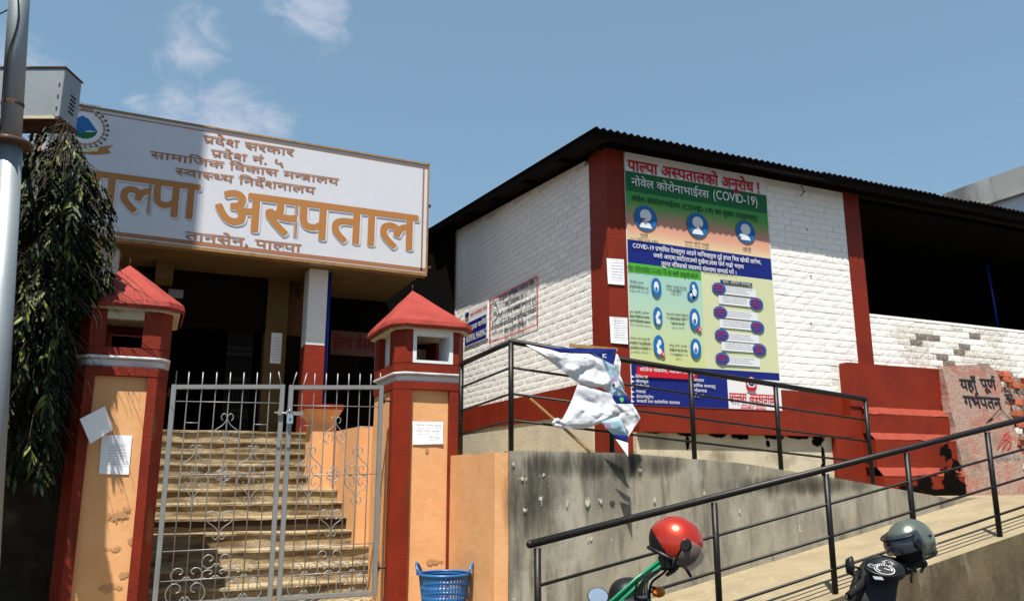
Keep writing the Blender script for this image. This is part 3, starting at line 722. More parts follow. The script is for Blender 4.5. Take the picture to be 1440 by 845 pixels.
# ------------------------------------------------------------------ hospital entrance block
HB = thing('hospital_entrance', (1, 13, 0), 'dark hospital entrance porch with white and red columns under the big signboard', 'building')
cy = 12.6
c0, c1 = on(432, 440, Y=cy).x, on(459, 440, Y=cy).x; zr = on(440, 485, Y=cy).z
for (x0, x1) in ((c0, c1), (on(144, 360, Y=cy).x, on(167, 360, Y=cy).x)):
    MB().box(x0, cy, zr, x1, cy + .42, 4.74).build('column', M['white_wash'], HB, bevel=.006)
    MB().box(x0 - .006, cy - .006, 2.17, x1 + .006, cy + .426, zr).build('column_base', M['red'], HB, bevel=.006)
MB().tube([(c1 + .045, cy + .1, 2.17), (c1 + .045, cy + .1, 4.72)], .028, 8).build('drain_pipe', M['blue_pipe'], HB)
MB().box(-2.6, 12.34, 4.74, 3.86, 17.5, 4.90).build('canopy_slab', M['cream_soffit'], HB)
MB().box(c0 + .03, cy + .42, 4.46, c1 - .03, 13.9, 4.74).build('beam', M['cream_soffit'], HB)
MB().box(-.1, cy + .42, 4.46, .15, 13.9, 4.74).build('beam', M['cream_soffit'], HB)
ly = on(300, 384, Z=4.74).y
# dark front of the hall and what shows in it
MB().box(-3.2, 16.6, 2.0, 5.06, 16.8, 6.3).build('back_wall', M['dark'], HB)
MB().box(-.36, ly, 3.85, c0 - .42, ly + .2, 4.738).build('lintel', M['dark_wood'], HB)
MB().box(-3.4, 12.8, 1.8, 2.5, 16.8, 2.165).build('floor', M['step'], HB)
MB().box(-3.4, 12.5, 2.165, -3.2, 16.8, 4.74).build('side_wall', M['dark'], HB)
p0, p1 = on(374, 450, Y=ly).x, on(404, 450, Y=ly).x
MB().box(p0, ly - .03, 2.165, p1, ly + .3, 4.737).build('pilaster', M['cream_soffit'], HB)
p2 = on(431, 450, Y=ly + .15).x
MB().box(p1, ly + .12, on(415, 472, Y=ly + .12).z, p2 + .3, ly + .25, 4.737).build('panel', mat('brown_plaster', (.08, .04, .018), .9, [((.1, .05, .03), 5, 8, .45, .7, .7)]), HB)
MB().box(p1, ly + .14, 2.165, p2 + .3, ly + .24, on(415, 472, Y=ly + .12).z).build('panel', M['dark_wood'], HB)
# folding iron gate
fg = MB(); x0, x1 = on(322, 470, Y=ly + .1).x, on(356, 470, Y=ly + .1).x
for i in range(13):
    x = x0 + (x1 - x0) * i / 12; fg.box(x - .006, ly + .09, 2.17, x + .006, ly + .12, 3.85)
for i in range(12):
    xa = x0 + (x1 - x0) * i / 12; xb = xa + (x1 - x0) / 12
    for z in (2.4, 2.9, 3.4): fg.bar((xa, ly + .085, z), (xb, ly + .085, z + .22), .004, .012); fg.bar((xa, ly + .085, z + .22), (xb, ly + .085, z), .004, .012)
fg.build('folding_gate', M['black_iron'], HB)
for x in (on(225, 480, Y=ly).x, on(205, 480, Y=ly).x): MB().box(x - .02, ly, 2.17, x + .02, ly + .05, 3.85).build('door_frame', M['black_iron'], HB)
MB().box(on(228, 0, Y=ly).x * 0 + on(237, 410, Y=ly - .02).x, ly - .02, on(237, 418, Y=ly - .02).z, on(258, 410, Y=ly - .02).x, ly - .005, on(237, 406, Y=ly - .02).z).build('door_plate', M['grey_p'], HB)
o = MB().box(on(382, 470, Y=ly - .04).x, ly - .038, on(390, 511, Y=ly - .04).z, on(397, 470, Y=ly - .04).x, ly - .032, on(390, 468, Y=ly - .04).z).build('wall_notice', M['paper'])
tag(o, 'faded notice on the cream pilaster inside the dark entrance', 'notice')
scribble(o, on(383, 508, Y=ly - .04), (1, 0, 0), (0, 0, 1), .16, .40, 9, size=.010, nudge=(0, -.004, 0))
# right hand dark room with a pale health desk banner
ry = 14.4
o = MB().box(on(465, 480, Y=ry).x, ry, on(465, 498, Y=ry).z, on(540, 480, Y=ry).x, ry + .02, on(465, 464, Y=ry).z).build('desk_banner', mat('dull_pink_cloth', (.12, .06, .05), .8))
tag(o, 'dim pink banner with red lettering in the shade right of the porch column', 'banner')
lt = MB(); line_px(lt, 'हेल्थ डेस्क', 468, 530, 474, 489, off=.02, Y=ry - .01); lt.build('lettering', mat('dull_red_print', (.14, .006, .008), .7), o)
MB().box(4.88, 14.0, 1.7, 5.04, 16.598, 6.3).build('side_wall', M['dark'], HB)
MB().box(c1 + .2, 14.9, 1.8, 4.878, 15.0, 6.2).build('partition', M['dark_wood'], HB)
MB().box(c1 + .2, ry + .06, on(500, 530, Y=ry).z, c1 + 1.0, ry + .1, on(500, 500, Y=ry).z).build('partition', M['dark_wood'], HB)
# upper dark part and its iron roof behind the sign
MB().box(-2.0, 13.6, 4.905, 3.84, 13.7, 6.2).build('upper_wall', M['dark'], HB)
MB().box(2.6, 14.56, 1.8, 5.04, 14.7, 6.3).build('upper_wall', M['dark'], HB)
def corrugated(x0, x1, y0, y1, zf, pitch=.1, amp=.016, th=.006, along='y', ny=3):
    mb = MB(); n = int((x1 - x0) / pitch * 6); vs = []
    for s in (0, -th):
        for j in range(ny + 1):
            Y = y0 + (y1 - y0) * j / ny
            for i in range(n + 1):
                X = x0 + (x1 - x0) * i / n
                vs.append((X, Y, zf(X, Y) + amp * math.sin(2 * math.pi * X / pitch) + s))
    q = n + 1; o = (ny + 1) * q
    fs = [(j * q + i, j * q + i + 1, (j + 1) * q + i + 1, (j + 1) * q + i) for j in range(ny) for i in range(n)]
    fs += [tuple(o + k for k in f[::-1]) for f in fs]
    fs += [(i, i + 1, o + i + 1, o + i) for i in range(n)] + [(ny * q + i, ny * q + i + 1, o + ny * q + i + 1, o + ny * q + i) for i in range(n)]
    return mb.add(vs, fs)
zr_ = on(612, 323, Y=14.4).z
corrugated(2.0, 5.05, 14.4, 17, lambda x, y: zr_ + .05 * (y - 14.4), amp=.014).build('roof_sheet', M['sheet'], HB)

# ------------------------------------------------------------------ the big signboard
SY = 12.2
SG = thing('signboard', (1, SY, 4.75), 'huge white hospital signboard with ochre Devanagari lettering above the entrance', 'signboard')
TL, TR, BR, BL = on(50, 139, Y=SY), on(600, 233, Y=SY), on(600, 385, Y=SY), on(44, 320, Y=SY)
TL.x = BL.x = (TL.x + BL.x) / 2; TR.x = BR.x = (TR.x + BR.x) / 2
BL.z = TL.z - (TR.z - BR.z)
mb = MB().prism([TL, TR, BR, BL], (0, .13, 0)); mb.build('panel', M['sign'], SG)
def edge(a, b, w, mat_, y0=-.02, d=.17, name='frame'): 
    MB().bar(Vector(a) + Vector((0, d / 2 + y0, 0)), Vector(b) + Vector((0, d / 2 + y0, 0)), w, d, up=(0, 1, 0)).build(name, mat_, SG)
edge(TL + Vector((-.02, 0, .012)), TR + Vector((.02, 0, .012)), .028, M['sign_frame']); edge(BL + Vector((-.02, 0, -.02)), BR + Vector((.02, 0, -.02)), .05, M['sign_frame'])
edge(TL + Vector((-.012, 0, .03)), BL + Vector((-.012, 0, 0)), .026, M['sign_frame']); edge(TR + Vector((.012, 0, .03)), BR + Vector((.012, 0, 0)), .026, M['sign_frame'])
# printed border lines
mb = MB(); q = SY - .003
dx, dz = (TR - TL), (BL - TL)
def sp(u, v): p = TL + dx * u + dz * v; return Vector((p.x, q, p.z))
for (u0, v0, u1, v1) in [(0, .952, 1, .985), (.004, 0, .012, 1), (.985, .03, .990, .98), (0.0, .025, 1, .034)]:
    mb.add([sp(u0, v0), sp(u1, v0), sp(u1, v1), sp(u0, v1)], [(0, 1, 2, 3)])
mb.build('printed_border', M['rust_print'], SG)
small = MB(); SP = dict(Y=SY - .006)
for s, xl, xr, yh, yb in [('प्रदेश सरकार', 285, 413, 190, 199.8), ('प्रदेश नं. ५', 296, 399, 210, 219.3), ('सामाजिक विकास मन्त्रालय', 211, 476, 212.5, 221.8),
                          ('स्वास्थ्य निर्देशनालय', 246, 443, 236, 245.6), ('तानसेन, पाल्पा', 260, 423, 325.5, 336)]:
    line_px(small, s, xl, xr, yh, yb, off=.014, res=3, **SP)
small.build('lettering', M['rust_print'], SG)
for name, off, nud, mt in (('lettering_shadow', .030, (.022, .006 - .003, -.022), 'shade_print'), ('lettering_outline', .033, (0.006, .003 - .003, -.006), 'halo'), ('lettering', .022, (0, -.003, 0), 'gold')):
    mb = MB()
    for s, xl, xr, yh, yb in [('पाल्पा', 92, 276, 236, 286), ('अस्पताल', 299, 585, 266, 318)]:
        line_px(mb, s, xl, xr, yh, yb, off=off, res=4, nudge=nud, Y=SY - .008)
    mb.build(name, M[mt], SG)
# provincial emblem: blue hill and green valley in a ring of leaves over a scroll
ec = on(119, 180, Y=SY - .004)
def epoly(pts, name, m, k=0, sc=.0118):
    MB().add([ec + Vector((x * sc, -.001 * k, -y * sc)) for x, y in pts], [list(range(len(pts)))]).build(name, M[m], SG)
epoly([(20 * math.cos(a), 20 * math.sin(a)) for a in [i * math.pi / 16 for i in range(32)]], 'emblem_disc', 'halo', 1)
epoly([(-14, 0)] + [(14 * math.cos(a), 12 * math.sin(a) + 2) for a in [math.pi - i * math.pi / 8 for i in range(9)]][::1] + [(8, 4), (-3, 6)], 'emblem_hill', 'green_d', 2)
epoly([(-14, 3), (-10, -10), (-4, -15), (3, -12), (14, 2), (4, 3), (-4, 8)], 'emblem_sky', 'blue_mid', 3)
lf = MB(); lf2 = MB()
for i in range(22):
    a = R_(-60 + i * 300 / 21 + 0) + math.pi / 2 + R_(0)
    a = R_(120 + i * 300 / 21)
    for rr, mbx, l in ((21, lf, 5), (25, lf2, 4)):
        c = ec + Vector((math.cos(a) * rr * .0118, -.004, math.sin(a) * rr * .0118)); d = Vector((-math.sin(a), 0, math.cos(a))); e = Vector((math.cos(a), 0, math.sin(a)))
        mbx.add([c - d * .0118 * l * .5, c + e * .0118 * 2.2, c + d * .0118 * l * .5, c - e * .0118 * 1.8], [(0, 1, 2, 3)])
lf.build('emblem_leaves', M['gold'], SG); lf2.build('emblem_leaves', M['green_d'], SG)
epoly([(-32, 14), (-22, 20), (-8, 25), (8, 25), (22, 20), (33, 16), (27, 22), (31, 27), (14, 32), (-10, 32), (-30, 24), (-26, 20)], 'emblem_scroll', 'gold', 4)
epoly([(-18, 22), (0, 26), (18, 22), (16, 28), (0, 31), (-16, 28)], 'emblem_ribbon', 'pale_y', 5)
lw = MB(); write(lw, 'प्रदेश सरकार', ec + Vector((0, -.006, .0118 * 27)), (1, 0, 0), .34, .045, align='c'); write(lw, 'नेपाल', ec + Vector((0, -.006, .0118 * 21)), (1, 0, 0), .16, .05, align='c')
lw.build('lettering', M['gold'], SG)
for (x, y) in ((600, 290), (600, 376)):
    p = on(x + 2, y, Y=SY + .05); MB().box(p.x - .01, SY + .02, p.z - .02, p.x + .04, SY + .07, p.z + .02).build('bracket', M['rust'], SG)

# ------------------------------------------------------------------ brick building
BX, BY = 5.08, 8.45
BB = thing('brick_building', (8, 10, 1.2), 'whitewashed brick building with red corner columns and a dark iron roof', 'building')
def roofz(x, y): return 5.72 + .088 * (y - 8.09)
wz0, wz1 = 2.3, 5.66
MB().box(BX + .0065, BY + .44, 0, BX + .25, 14.1, 5.62).build('side_wall', M['joint'], BB)
MB().prism([(BX + .0067, 9.0, 5.6), (BX + .0067, 14.1, 5.6), (BX + .0067, 14.1, roofz(0, 14.1) - .1), (BX + .0067, 9.0, 5.69)], (.2, 0, 0)).build('side_wall', M['joint'], BB)
MB().box(5.36, BY + .0065, 0, 9.17, BY + .25, 5.66).build('front_wall', M['joint'], BB)
MB().box(9.45, BY + .0065, 0, 17, BY + .25, 3.80).build('front_wall', M['joint'], BB)
MB().box(9.46, BY - .005, 3.80, 17, BY + .28, 3.845).build('sill', M['white_brick'], BB, bevel=.006)
o = MB().box(BX, BY, 0, 5.362, BY + .44, 5.70).build('corner_column', M['red'], BB); roughen(o, .004, 3, 4)
o = MB().box(9.165, BY - .012, 1.2, 9.455, BY + .3, 5.72).build('column', M['red'], BB)
MB().box(BX - .02, 14.1, 1.7, BX + .28, 14.5, 6.15).build('column', M['red'], BB)
# bricks: a few rough shapes shared by all copies
def brick_mesh(L_, H_, seed, name='brick'):
    rnd = random.Random(seed); nx, nz = 4, 2; D_ = .05; vs = []
    for j in range(nz + 1):
        for i in range(nx + 1):
            e = (i in (0, nx)) or (j in (0, nz))
            vs.append((L_ * (i / nx - .5) + rnd.uniform(-.003, .003), (.0024 if e else 0) + rnd.uniform(-.0009, .0014), H_ * (j / nz) + rnd.uniform(-.003, .003)))
    ring = [i for i in range(nx + 1)] + [(j) * (nx + 1) + nx for j in range(1, nz + 1)] + [nz * (nx + 1) + i for i in range(nx - 1, -1, -1)] + [j * (nx + 1) for j in range(nz - 1, 0, -1)]
    o = len(vs); vs += [(vs[i][0], D_, vs[i][2]) for i in ring]
    fs = [(j * (nx + 1) + i, j * (nx + 1) + i + 1, (j + 1) * (nx + 1) + i + 1, (j + 1) * (nx + 1) + i) for j in range(nz) for i in range(nx)]
    fs += [(ring[i], o + i, o + (i + 1) % len(ring), ring[(i + 1) % len(ring)]) for i in range(len(ring))]
    me = bpy.data.meshes.new(name); me.from_pydata(vs, [], fs); me.materials.append(M['white_brick'])
    bm = bmesh.new(); bm.from_mesh(me); bmesh.ops.recalc_face_normals(bm, faces=bm.faces); bm.to_mesh(me); bm.free()
    return me
BL_, BH_ = .262, .094
full = [brick_mesh(BL_ - .011, BH_ - .010, i) for i in range(8)]
half = [brick_mesh(BL_ / 2 - .011, BH_ - .010, 50 + i) for i in range(4)]
slots = []   # (apparent size, position, angle, mesh, material)
def course_fill(u0, u1, z0, ztopf, pos, ang, seed, matf=None, skip=None):
    rnd = random.Random(seed); r = 0; z = z0
    while True:
        u = u0; first = r % 2 == 1; any_ = False
        while u < u1 - .05:
            l = BL_ / 2 if first else BL_; first = False
            l = min(l, u1 - u)
            if l < .06: break
            c = u + l / 2
            if z + BH_ <= ztopf(c) + .002:
                any_ = True
                if not (skip and skip(c, z)):
                    P = pos(c, z + .005); P = P + Vector((0, 0, rnd.uniform(-.002, .002)))
                    dist = (P - CAM).length
                    me = rnd.choice(half if l < BL_ * .75 else full)
                    slots.append((1 / dist ** 2, P, ang + rnd.uniform(-.012, .012), me, (matf(c, z) if matf else None), l))
            u += l
        z += BH_; r += 1
        if not any_ and z > z0 + .3: break
        if z > 7: break
pro = lambda: random.uniform(-.0035, .001)
course_fill(5.362, 9.165, 2.66, lambda u: 5.64, lambda u, z: Vector((u, BY + pro(), z)), 0, 1, skip=lambda u, z: u < 7.45 or (u > 8.72 and z < 3.0))
course_fill(9.455, 14.5, 3.055 + .0, lambda u: 3.82, lambda u, z: Vector((u, BY + pro(), z)), 0, 2,
            matf=lambda u, z: ('bare_brick' if noise.noise(Vector((u * 3.7, 4, z * 7))) > .17 and 10.3 < u < 12.0 and z < 3.68 else ('half_brick' if noise.noise(Vector((u * 1.7, 9, z * 3))) > -.05 and 9.9 < u < 13.6 else None)))
course_fill(-14.1, -8.895, 2.69, lambda u: roofz(0, -u) - .13, lambda u, z: Vector((BX + pro(), -u, z)), -math.pi / 2, 3)
slots.sort(key=lambda s: -s[0])
proto = None
for i, (k_, P, ang, me, mt, l) in enumerate(slots[:300]):
    o = bpy.data.objects.new('brick', me) if proto is None else proto.copy()
    if proto is None: proto = o
    o.data = me; COL.objects.link(o); o.parent = BB; o.location = P - BB.location; o.rotation_euler = (0, 0, ang)
    if mt: o.material_slots[0].link = 'OBJECT'; o.material_slots[0].material = M[mt]
    else: o.material_slots[0].link = 'DATA'
mb = MB(); order = ['white_brick', 'bare_brick', 'half_brick']
for (k_, P, ang, me, mt, l) in slots[300:]:
    rot = Matrix.Rotation(ang, 3, 'Z')
    mb.add([P + rot @ v.co for v in me.vertices], [tuple(p.vertices) for p in me.polygons], order.index(mt or 'white_brick'))
o = mb.build('far_bricks', [M[x] for x in order], BB); o['kind'] = 'stuff'
# red bands and plinth
MB().box(BX - .03, 8.9, 2.3, BX + .1, 14.1, 2.685).build('red_band', M['red'], BB)
o = MB().box(BX - .015, 8.9, 1.5, BX + .1, 14.1, 2.3).build('plinth', M['cream'], BB)
MB().box(5.362, BY - .01, 2.34, 8.78, BY + .1, 2.652).build('red_band', M['red'], BB)
o = MB().box(5.362, 8.31, 2.045, 8.80, BY + .04, 2.342).build('red_band', M['red'], BB, bevel=.004)
o = MB().box(5.362, 8.385, 1.2, 8.47, BY + .04, 2.046).build('plinth', M['cream'], BB)
MB().box(8.468, 8.312, 1.1, 9.05, BY + .04, 2.046).build('plinth', M['red'], BB)
# mould under the band
for (x, y, w_, h_) in [(1008, 610, .25, .08), (1040, 612, .25, .09), (1090, 613, .3, .09), (1125, 613, .4, .07), (1150, 618, .2, .14), (1158, 645, .05, .32), (965, 609, .25, .07), (967, 622, .05, .16), (920, 606, .3, .05), (1080, 624, .06, .08), (1157, 665, .05, .2)]:
    stain(BB, x, y, w_, h_, 8.383, M['s_black'], 'mould_stain')
for (x, y, w_, h_) in [(905, 618, .25, .2), (935, 622, .3, .2), (1010, 640, .4, .15), (1100, 645, .4, .2), (720, 615, 0.01, .01)]: stain(BB, x, y, w_, h_, 8.383, M['s_brown'], 'damp_stain')
# stepped red buttress with paler ledges
ledge_y = [(574, 583), (609, 618), (657, 669)]
fronts = [8.30, 8.20, 8.10, 8.0]; rights = [1340, 1346, 1352, 1356]; lefts = [8.79, 8.98, 8.96, 8.94]
ztop_ = 3.075
for i in range(4):
    Y = fronts[i]; xr = on(rights[i], 560 + 35 * i, Y=Y).x
    zt = ztop_ if i == 0 else on(1262, ledge_y[i - 1][1], Y=Y).z
    zb = on(1262, ledge_y[i][0], Y=Y).z if i < 3 else 1.2
    o = MB().box(lefts[i], Y, zb, xr, BY + .03 - .004 * i, zt).build('buttress_block', M['red'], BB); roughen(o, .006, 3, 4)
    if i < 3:
        Y2 = fronts[i + 1]; z2 = on(1262, ledge_y[i][1], Y=Y2).z; xr2 = on(rights[i + 1], 560 + 35 * (i + 1), Y=Y2).x
        mb = MB(); x0 = lefts[i + 1]; n = 16; vs = []
        for q in range(n + 1):
            X = x0 + (xr2 - x0) * q / n; d = noise.noise(Vector((X * 6, i * 5, 0))) * .02
            vs += [(X, Y - .001, zb + .0 + d * .5), (X, Y2 - .004, z2 + d)]
        mb.add(vs, [(2 * q, 2 * q + 1, 2 * q + 3, 2 * q + 2) for q in range(n)]); mb.build('buttress_ledge', M['pink_ledge'], BB)
for (x, y, w_, h_) in [(1280, 688, .45, .13), (1300, 680, .28, .22), (1338, 676, .28, .28), (1350, 688, .3, .18), (1325, 692, .5, .09), (1345, 655, .2, .16), (1330, 635, .2, .2)]:
    stain(BB, x, y, w_, h_, 7.99, M['s_black'], 'mould_stain')
MB().box(10.6, BY - .03, 1.1, 17, BY + .03, 3.06).build('red_band', M['red'], BB)
MB().box(8.79, 8.318, 2.0, 9.2, BY + .02, 2.62).build('plinth', M['red'], BB)
# room behind the long opening
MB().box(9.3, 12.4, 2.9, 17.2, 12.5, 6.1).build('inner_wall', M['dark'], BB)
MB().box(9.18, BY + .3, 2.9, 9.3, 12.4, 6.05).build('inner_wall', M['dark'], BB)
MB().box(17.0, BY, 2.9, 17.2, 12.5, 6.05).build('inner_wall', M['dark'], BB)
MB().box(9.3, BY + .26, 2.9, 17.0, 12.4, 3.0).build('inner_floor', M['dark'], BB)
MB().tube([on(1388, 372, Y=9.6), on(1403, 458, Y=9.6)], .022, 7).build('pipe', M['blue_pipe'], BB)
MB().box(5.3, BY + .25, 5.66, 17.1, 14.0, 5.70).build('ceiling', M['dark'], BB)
MB().box(BX - .02, BY - .02, 5.665, 17.2, BY + .1, 5.735).build('wall_plate', M['dark_wood'], BB)
MB().bar((BX + .1, 8.3, 5.74 - .03), (BX + .1, 14.3, roofz(0, 14.3) - .055), .06, .08).build('rafter', M['dark_wood'], BB)
MB().bar((4.76, 8.12, 5.72 - .07), (17.3, 8.12, 5.72 - .07), .04, .07).build('purlin', M['dark_wood'], BB)
MB().bar((4.74, 8.12, 5.72 - .06), (4.74, 14.5, roofz(0, 14.5) - .06), .035, .09).build('bargeboard', M['dark_wood'], BB)
for i in range(5):
    y = 9.3 + i * 1.2; MB().bar((4.74, y, roofz(0, y) - .05), (5.3, y, roofz(0, y) - .05), .05, .06).build('purlin', M['dark_wood'], BB)
for i in range(17):
    x = 4.68 + i * .75; dz = .006 * (i % 2)
    corrugated(x, x + .76, 8.06 + random.uniform(-.015, .015), 14.6, lambda X, Y: roofz(X, Y) + dz, pitch=.10, amp=.015).build('roof_sheet', M['sheet'], BB)

P = on(1125, 262, Y=BY - .02); MB().tube(smooth_pts([P, P + Vector((.02, -.03, -.02)), P + Vector((.01, -.03, -.13)), P + Vector((-.03, -.02, -.15))], 4), .007, 6).build('hook', M['rust'], BB)
for (x, y) in [(1135, 323), (1131, 270), (1140, 388), (1085, 400), (1140, 455), (1079, 440), (990, 215)]:
    P = on(x, y, Y=BY); MB().tube([P + Vector((0, .01, 0)), P + Vector((0, -.012, 0))], .010, 6).build('nail_stub', M['rust'], BB)
# paper notices on the corner column
for (cs, lab, rows) in [([(853, 363), (877, 365), (878, 401), (855, 399)], 'small printed sheet high on the red corner column, left of the poster', 7), ([(857, 445), (882, 447), (883, 484), (859, 482)], 'plain white sheet lower on the red corner column, just above the black railing', 9)]:
    o = paper(lab, [on(x, y, Y=BY - .012) for x, y in cs], curl=.004)
    scribble(o, on(cs[3][0] + 4, cs[3][1] - 6, Y=BY - .012), (1, 0, 0), (0, 0, 1), .19, .27, rows, size=.011, mi='grey_p', nudge=(0, -.012, 0))

# ------------------------------------------------------------------ health poster
PY = 8.425
PO = thing('health_banner', (6.5, PY, 2.36), 'tall printed COVID-19 banner in green, navy and pale yellow on the brick wall', 'banner')
zb = lambda y: on(880, y, Y=PY).z
X0, X1 = 5.355, 7.675; XM = on(986.6, 400, Y=PY).x; XW = on(1023, 540, Y=PY).x
ZT, ZB = zb(214), zb(568)
g_top = gradient('green_to_pink_print', [(0, (.62, .50, .30)), (.22, (.60, .31, .21)), (.45, (.52, .24, .17)), (.62, (.24, .28, .10)), (.8, (.06, .28, .05)), (1, (.05, .28, .06))], zb(336) - 2.36, zb(268) - 2.36)
g_low = gradient('mint_to_yellow_print', [(0, (.50, .53, .22)), (.35, (.44, .54, .33)), (.75, (.34, .52, .43)), (1, (.30, .50, .42))], zb(510.5) - 2.36, zb(380) - 2.36)
def cloth_quad(mb, x0, x1, z0, z1, mi, nx=26, nz=10):
    vs = []
    for j in range(nz + 1):
        for i in range(nx + 1):
            x = x0 + (x1 - x0) * i / nx; z = z0 + (z1 - z0) * j / nz
            vs.append((x, PY + .010 * noise.noise(Vector((x * 1.1 + z * .9, z * .5, 2))) , z))
    mb.add(vs, [(j * (nx + 1) + i, j * (nx + 1) + i + 1, (j + 1) * (nx + 1) + i + 1, (j + 1) * (nx + 1) + i) for j in range(nz) for i in range(nx)], mi, True)
for nm, x0, x1, z0, z1, m_ in [('white_field', X0, X1, zb(240), ZT, M['white']), ('green_field', X0, X1, zb(268), zb(240), M['green_d']), ('gradient_field', X0, X1, zb(336), zb(268), g_top),
        ('navy_field', X0, X1, zb(368.5), zb(336), M['blue']), ('heading_field', X0, XM, zb(382), zb(368.5), M['green_h']), ('mint_field', X0, XM, zb(510.5), zb(382), g_low),
        ('yellow_field', XM, X1, zb(510.5), zb(368.5), M['pale_y']), ('navy_field', X0, XW, ZB, zb(510.5), M['blue']), ('navy_field', XW, X1, zb(522), zb(510.5), M['blue']), ('white_field', XW, X1, ZB, zb(522), M['white'])]:
    mb = MB(); cloth_quad(mb, x0, x1, z0, z1, 0); mb.build(nm, m_, PO)
mb = MB().box(X0 - .005, PY + .012, ZB - .005, X1 + .02, PY + .018, ZT + .005); mb.build('banner_sheet', M['white'], PO)
for (x, z) in ((X0, ZT), (X1, ZT), (X0 + .8, ZT), (X0 + 1.6, ZT)):
    MB().tube([(x, PY - .002, z - .01), (x + random.uniform(-.03, .03), PY + .01, z + .12)], .004, 5).build('tie_cord', M['dark_wood'], PO)
TP = PY - .0125
def T(rows, m_, off=.0, res=2, name='lettering'):
    mb = MB()
    for r in rows: line_px(mb, *r, off=off, res=res, Y=TP)
    return mb.build(name, m_, PO)
T([('पाल्पा अस्पतालको अनुरोध !', 883, 1069.5, 225, 239)], M['red_p'], .022, 3)
T([('नोवेल कोरोनाभाईरस', 888, 997, 250.5, 260.5), ('(COVID-19)', 1002.5, 1066, 268, 279)], M['white'], .012, 3)
T([('नोवेल कोरोनाभाईरस (COVID-19) का मुख्य लक्षणहरु', 888, 1065.5, 275.5, 282)], M['black_p'], .008)
T([('COVID-19 प्रभावित देशहरुमा आउने मानिसहरुमा दुई हप्ता भित्र खोकी लागेमा,', 889.6, 1070.7, 342.5, 348), ('ज्वरो आएमा,घाटी/टाउको दुखेमा,सास फेर्न गाह्रो भएमा', 919, 1046, 356.5, 361.8), ('तुरुन्त नजिकको स्वास्थ्य संस्थामा सम्पर्क गर्ने ।', 930, 1036, 368, 373.6)], M['white'], .014)
T([('नोवेल कोरोनाभाईरस (COVID-19) बाट कसरी आफूलाई बचाउने ?', 882, 984, 373.5, 378.8)], M['black_p'], .012)
T([('ज्वरो', 900, 911, 328.5, 331.5), ('(१०० डिग्री भन्दा माथि)', 885.6, 926, 334, 336.5), ('सास फेर्न गाह्रो', 963, 997, 339, 342), ('खोकी', 1044.7, 1056.5, 348, 351), ('लक्षणहरु देखिएमा सम्पर्क', 955, 1004, 278, 281)][:4], M['black_p'], .01)
T([('सम्पर्क गर्नुहोस्', 955, 1004, 278.5, 281.5)][:0] or [('COVID-19', 968, 990, 284 - 5, 287 - 5)][:0] or [('।', 955, 956, 279, 281)], M['white'])
T([('नियमित रुपमा', 886, 905, 395, 398), ('साबुनपानीले हात धुने', 885, 912, 402, 405), ('खोक्दा र हाच्छ्यु गर्दा नाक', 937, 965.5, 401, 404), ('र मुख छोप्ने ।', 943, 960, 408, 411),
   ('रुघा खोकी लागेमा', 885, 913, 437, 440), ('लक्षण देखिएमा उपचार', 885, 914, 443.5, 446.5), ('लिन नजिकको स्वास्थ्य', 886, 915, 450, 453), ('फ्लू जस्तो लक्षण देखिएमा', 937, 968, 440, 443), ('भीडभाडमा जाने', 942, 964, 447, 450), ('काम नगर्ने', 945, 962, 454, 457),
   ('जनावर तथा पशुपन्छी', 886, 914, 474, 477), ('पन्छीको असुरक्षित', 885, 916, 481, 484), ('सम्पर्कमा नजाने ।', 886, 914, 488, 491), ('मासु तथा अन्डा', 941, 966, 484, 487), ('राम्रोसंग पकाएर मात्र', 942, 967, 491, 494), ('खाने ।', 950, 960, 498, 501)], M['black_p'], .012, name='small_lettering')
# round pictograms: plain pale figures on blue discs
def disc(x, y, r, m_, k=1, el=1.0, name='pictogram_disc', parent=None, Y=None):
    Y = Y or TP; c = on(x, y, Y=Y); rr = r * (c - CAM).length / 1180
    P = [c + Vector((math.cos(a) * rr * el / .8, -.0007 * k, math.sin(a) * rr)) for a in [i * math.pi / 12 for i in range(24)]]
    return MB().add(P, [list(range(24))]).build(name, m_, parent or PO)
def figure(x, y, s, k=2):
    disc(x, y - s * .22, s * .42, M['white'], k, .8, 'pictogram_figure'); disc(x, y + s * .50, s * .38, M['white'], k + 1, 1.05, 'pictogram_figure')
for (x, y, r) in [(908, 307, 19), (981.2, 316.7, 18), (1048.5, 326, 16.5)]:
    disc(x, y, r, M['blue_mid'], 1, .82); disc(x, y - r * .2, r * .48, M['white'], 2, .85, 'pictogram_figure')
    c = on(x, y + r * .62, Y=TP); rr = r * c.y / 950
    MB().add([c + Vector((math.cos(a) * rr * .55, -.0045, math.sin(a) * rr * .5 - rr * .12)) for a in [i * math.pi / 8 for i in range(9)]], [list(range(9))]).build('pictogram_figure', M['white'], PO)
disc(904, 308, 1.3, M['pink_ledge'], 4, 3); disc(985, 320, 2.2, M['grey_p'], 4, .8); disc(1044, 331, 3, M['halo'], 4, 1.4)
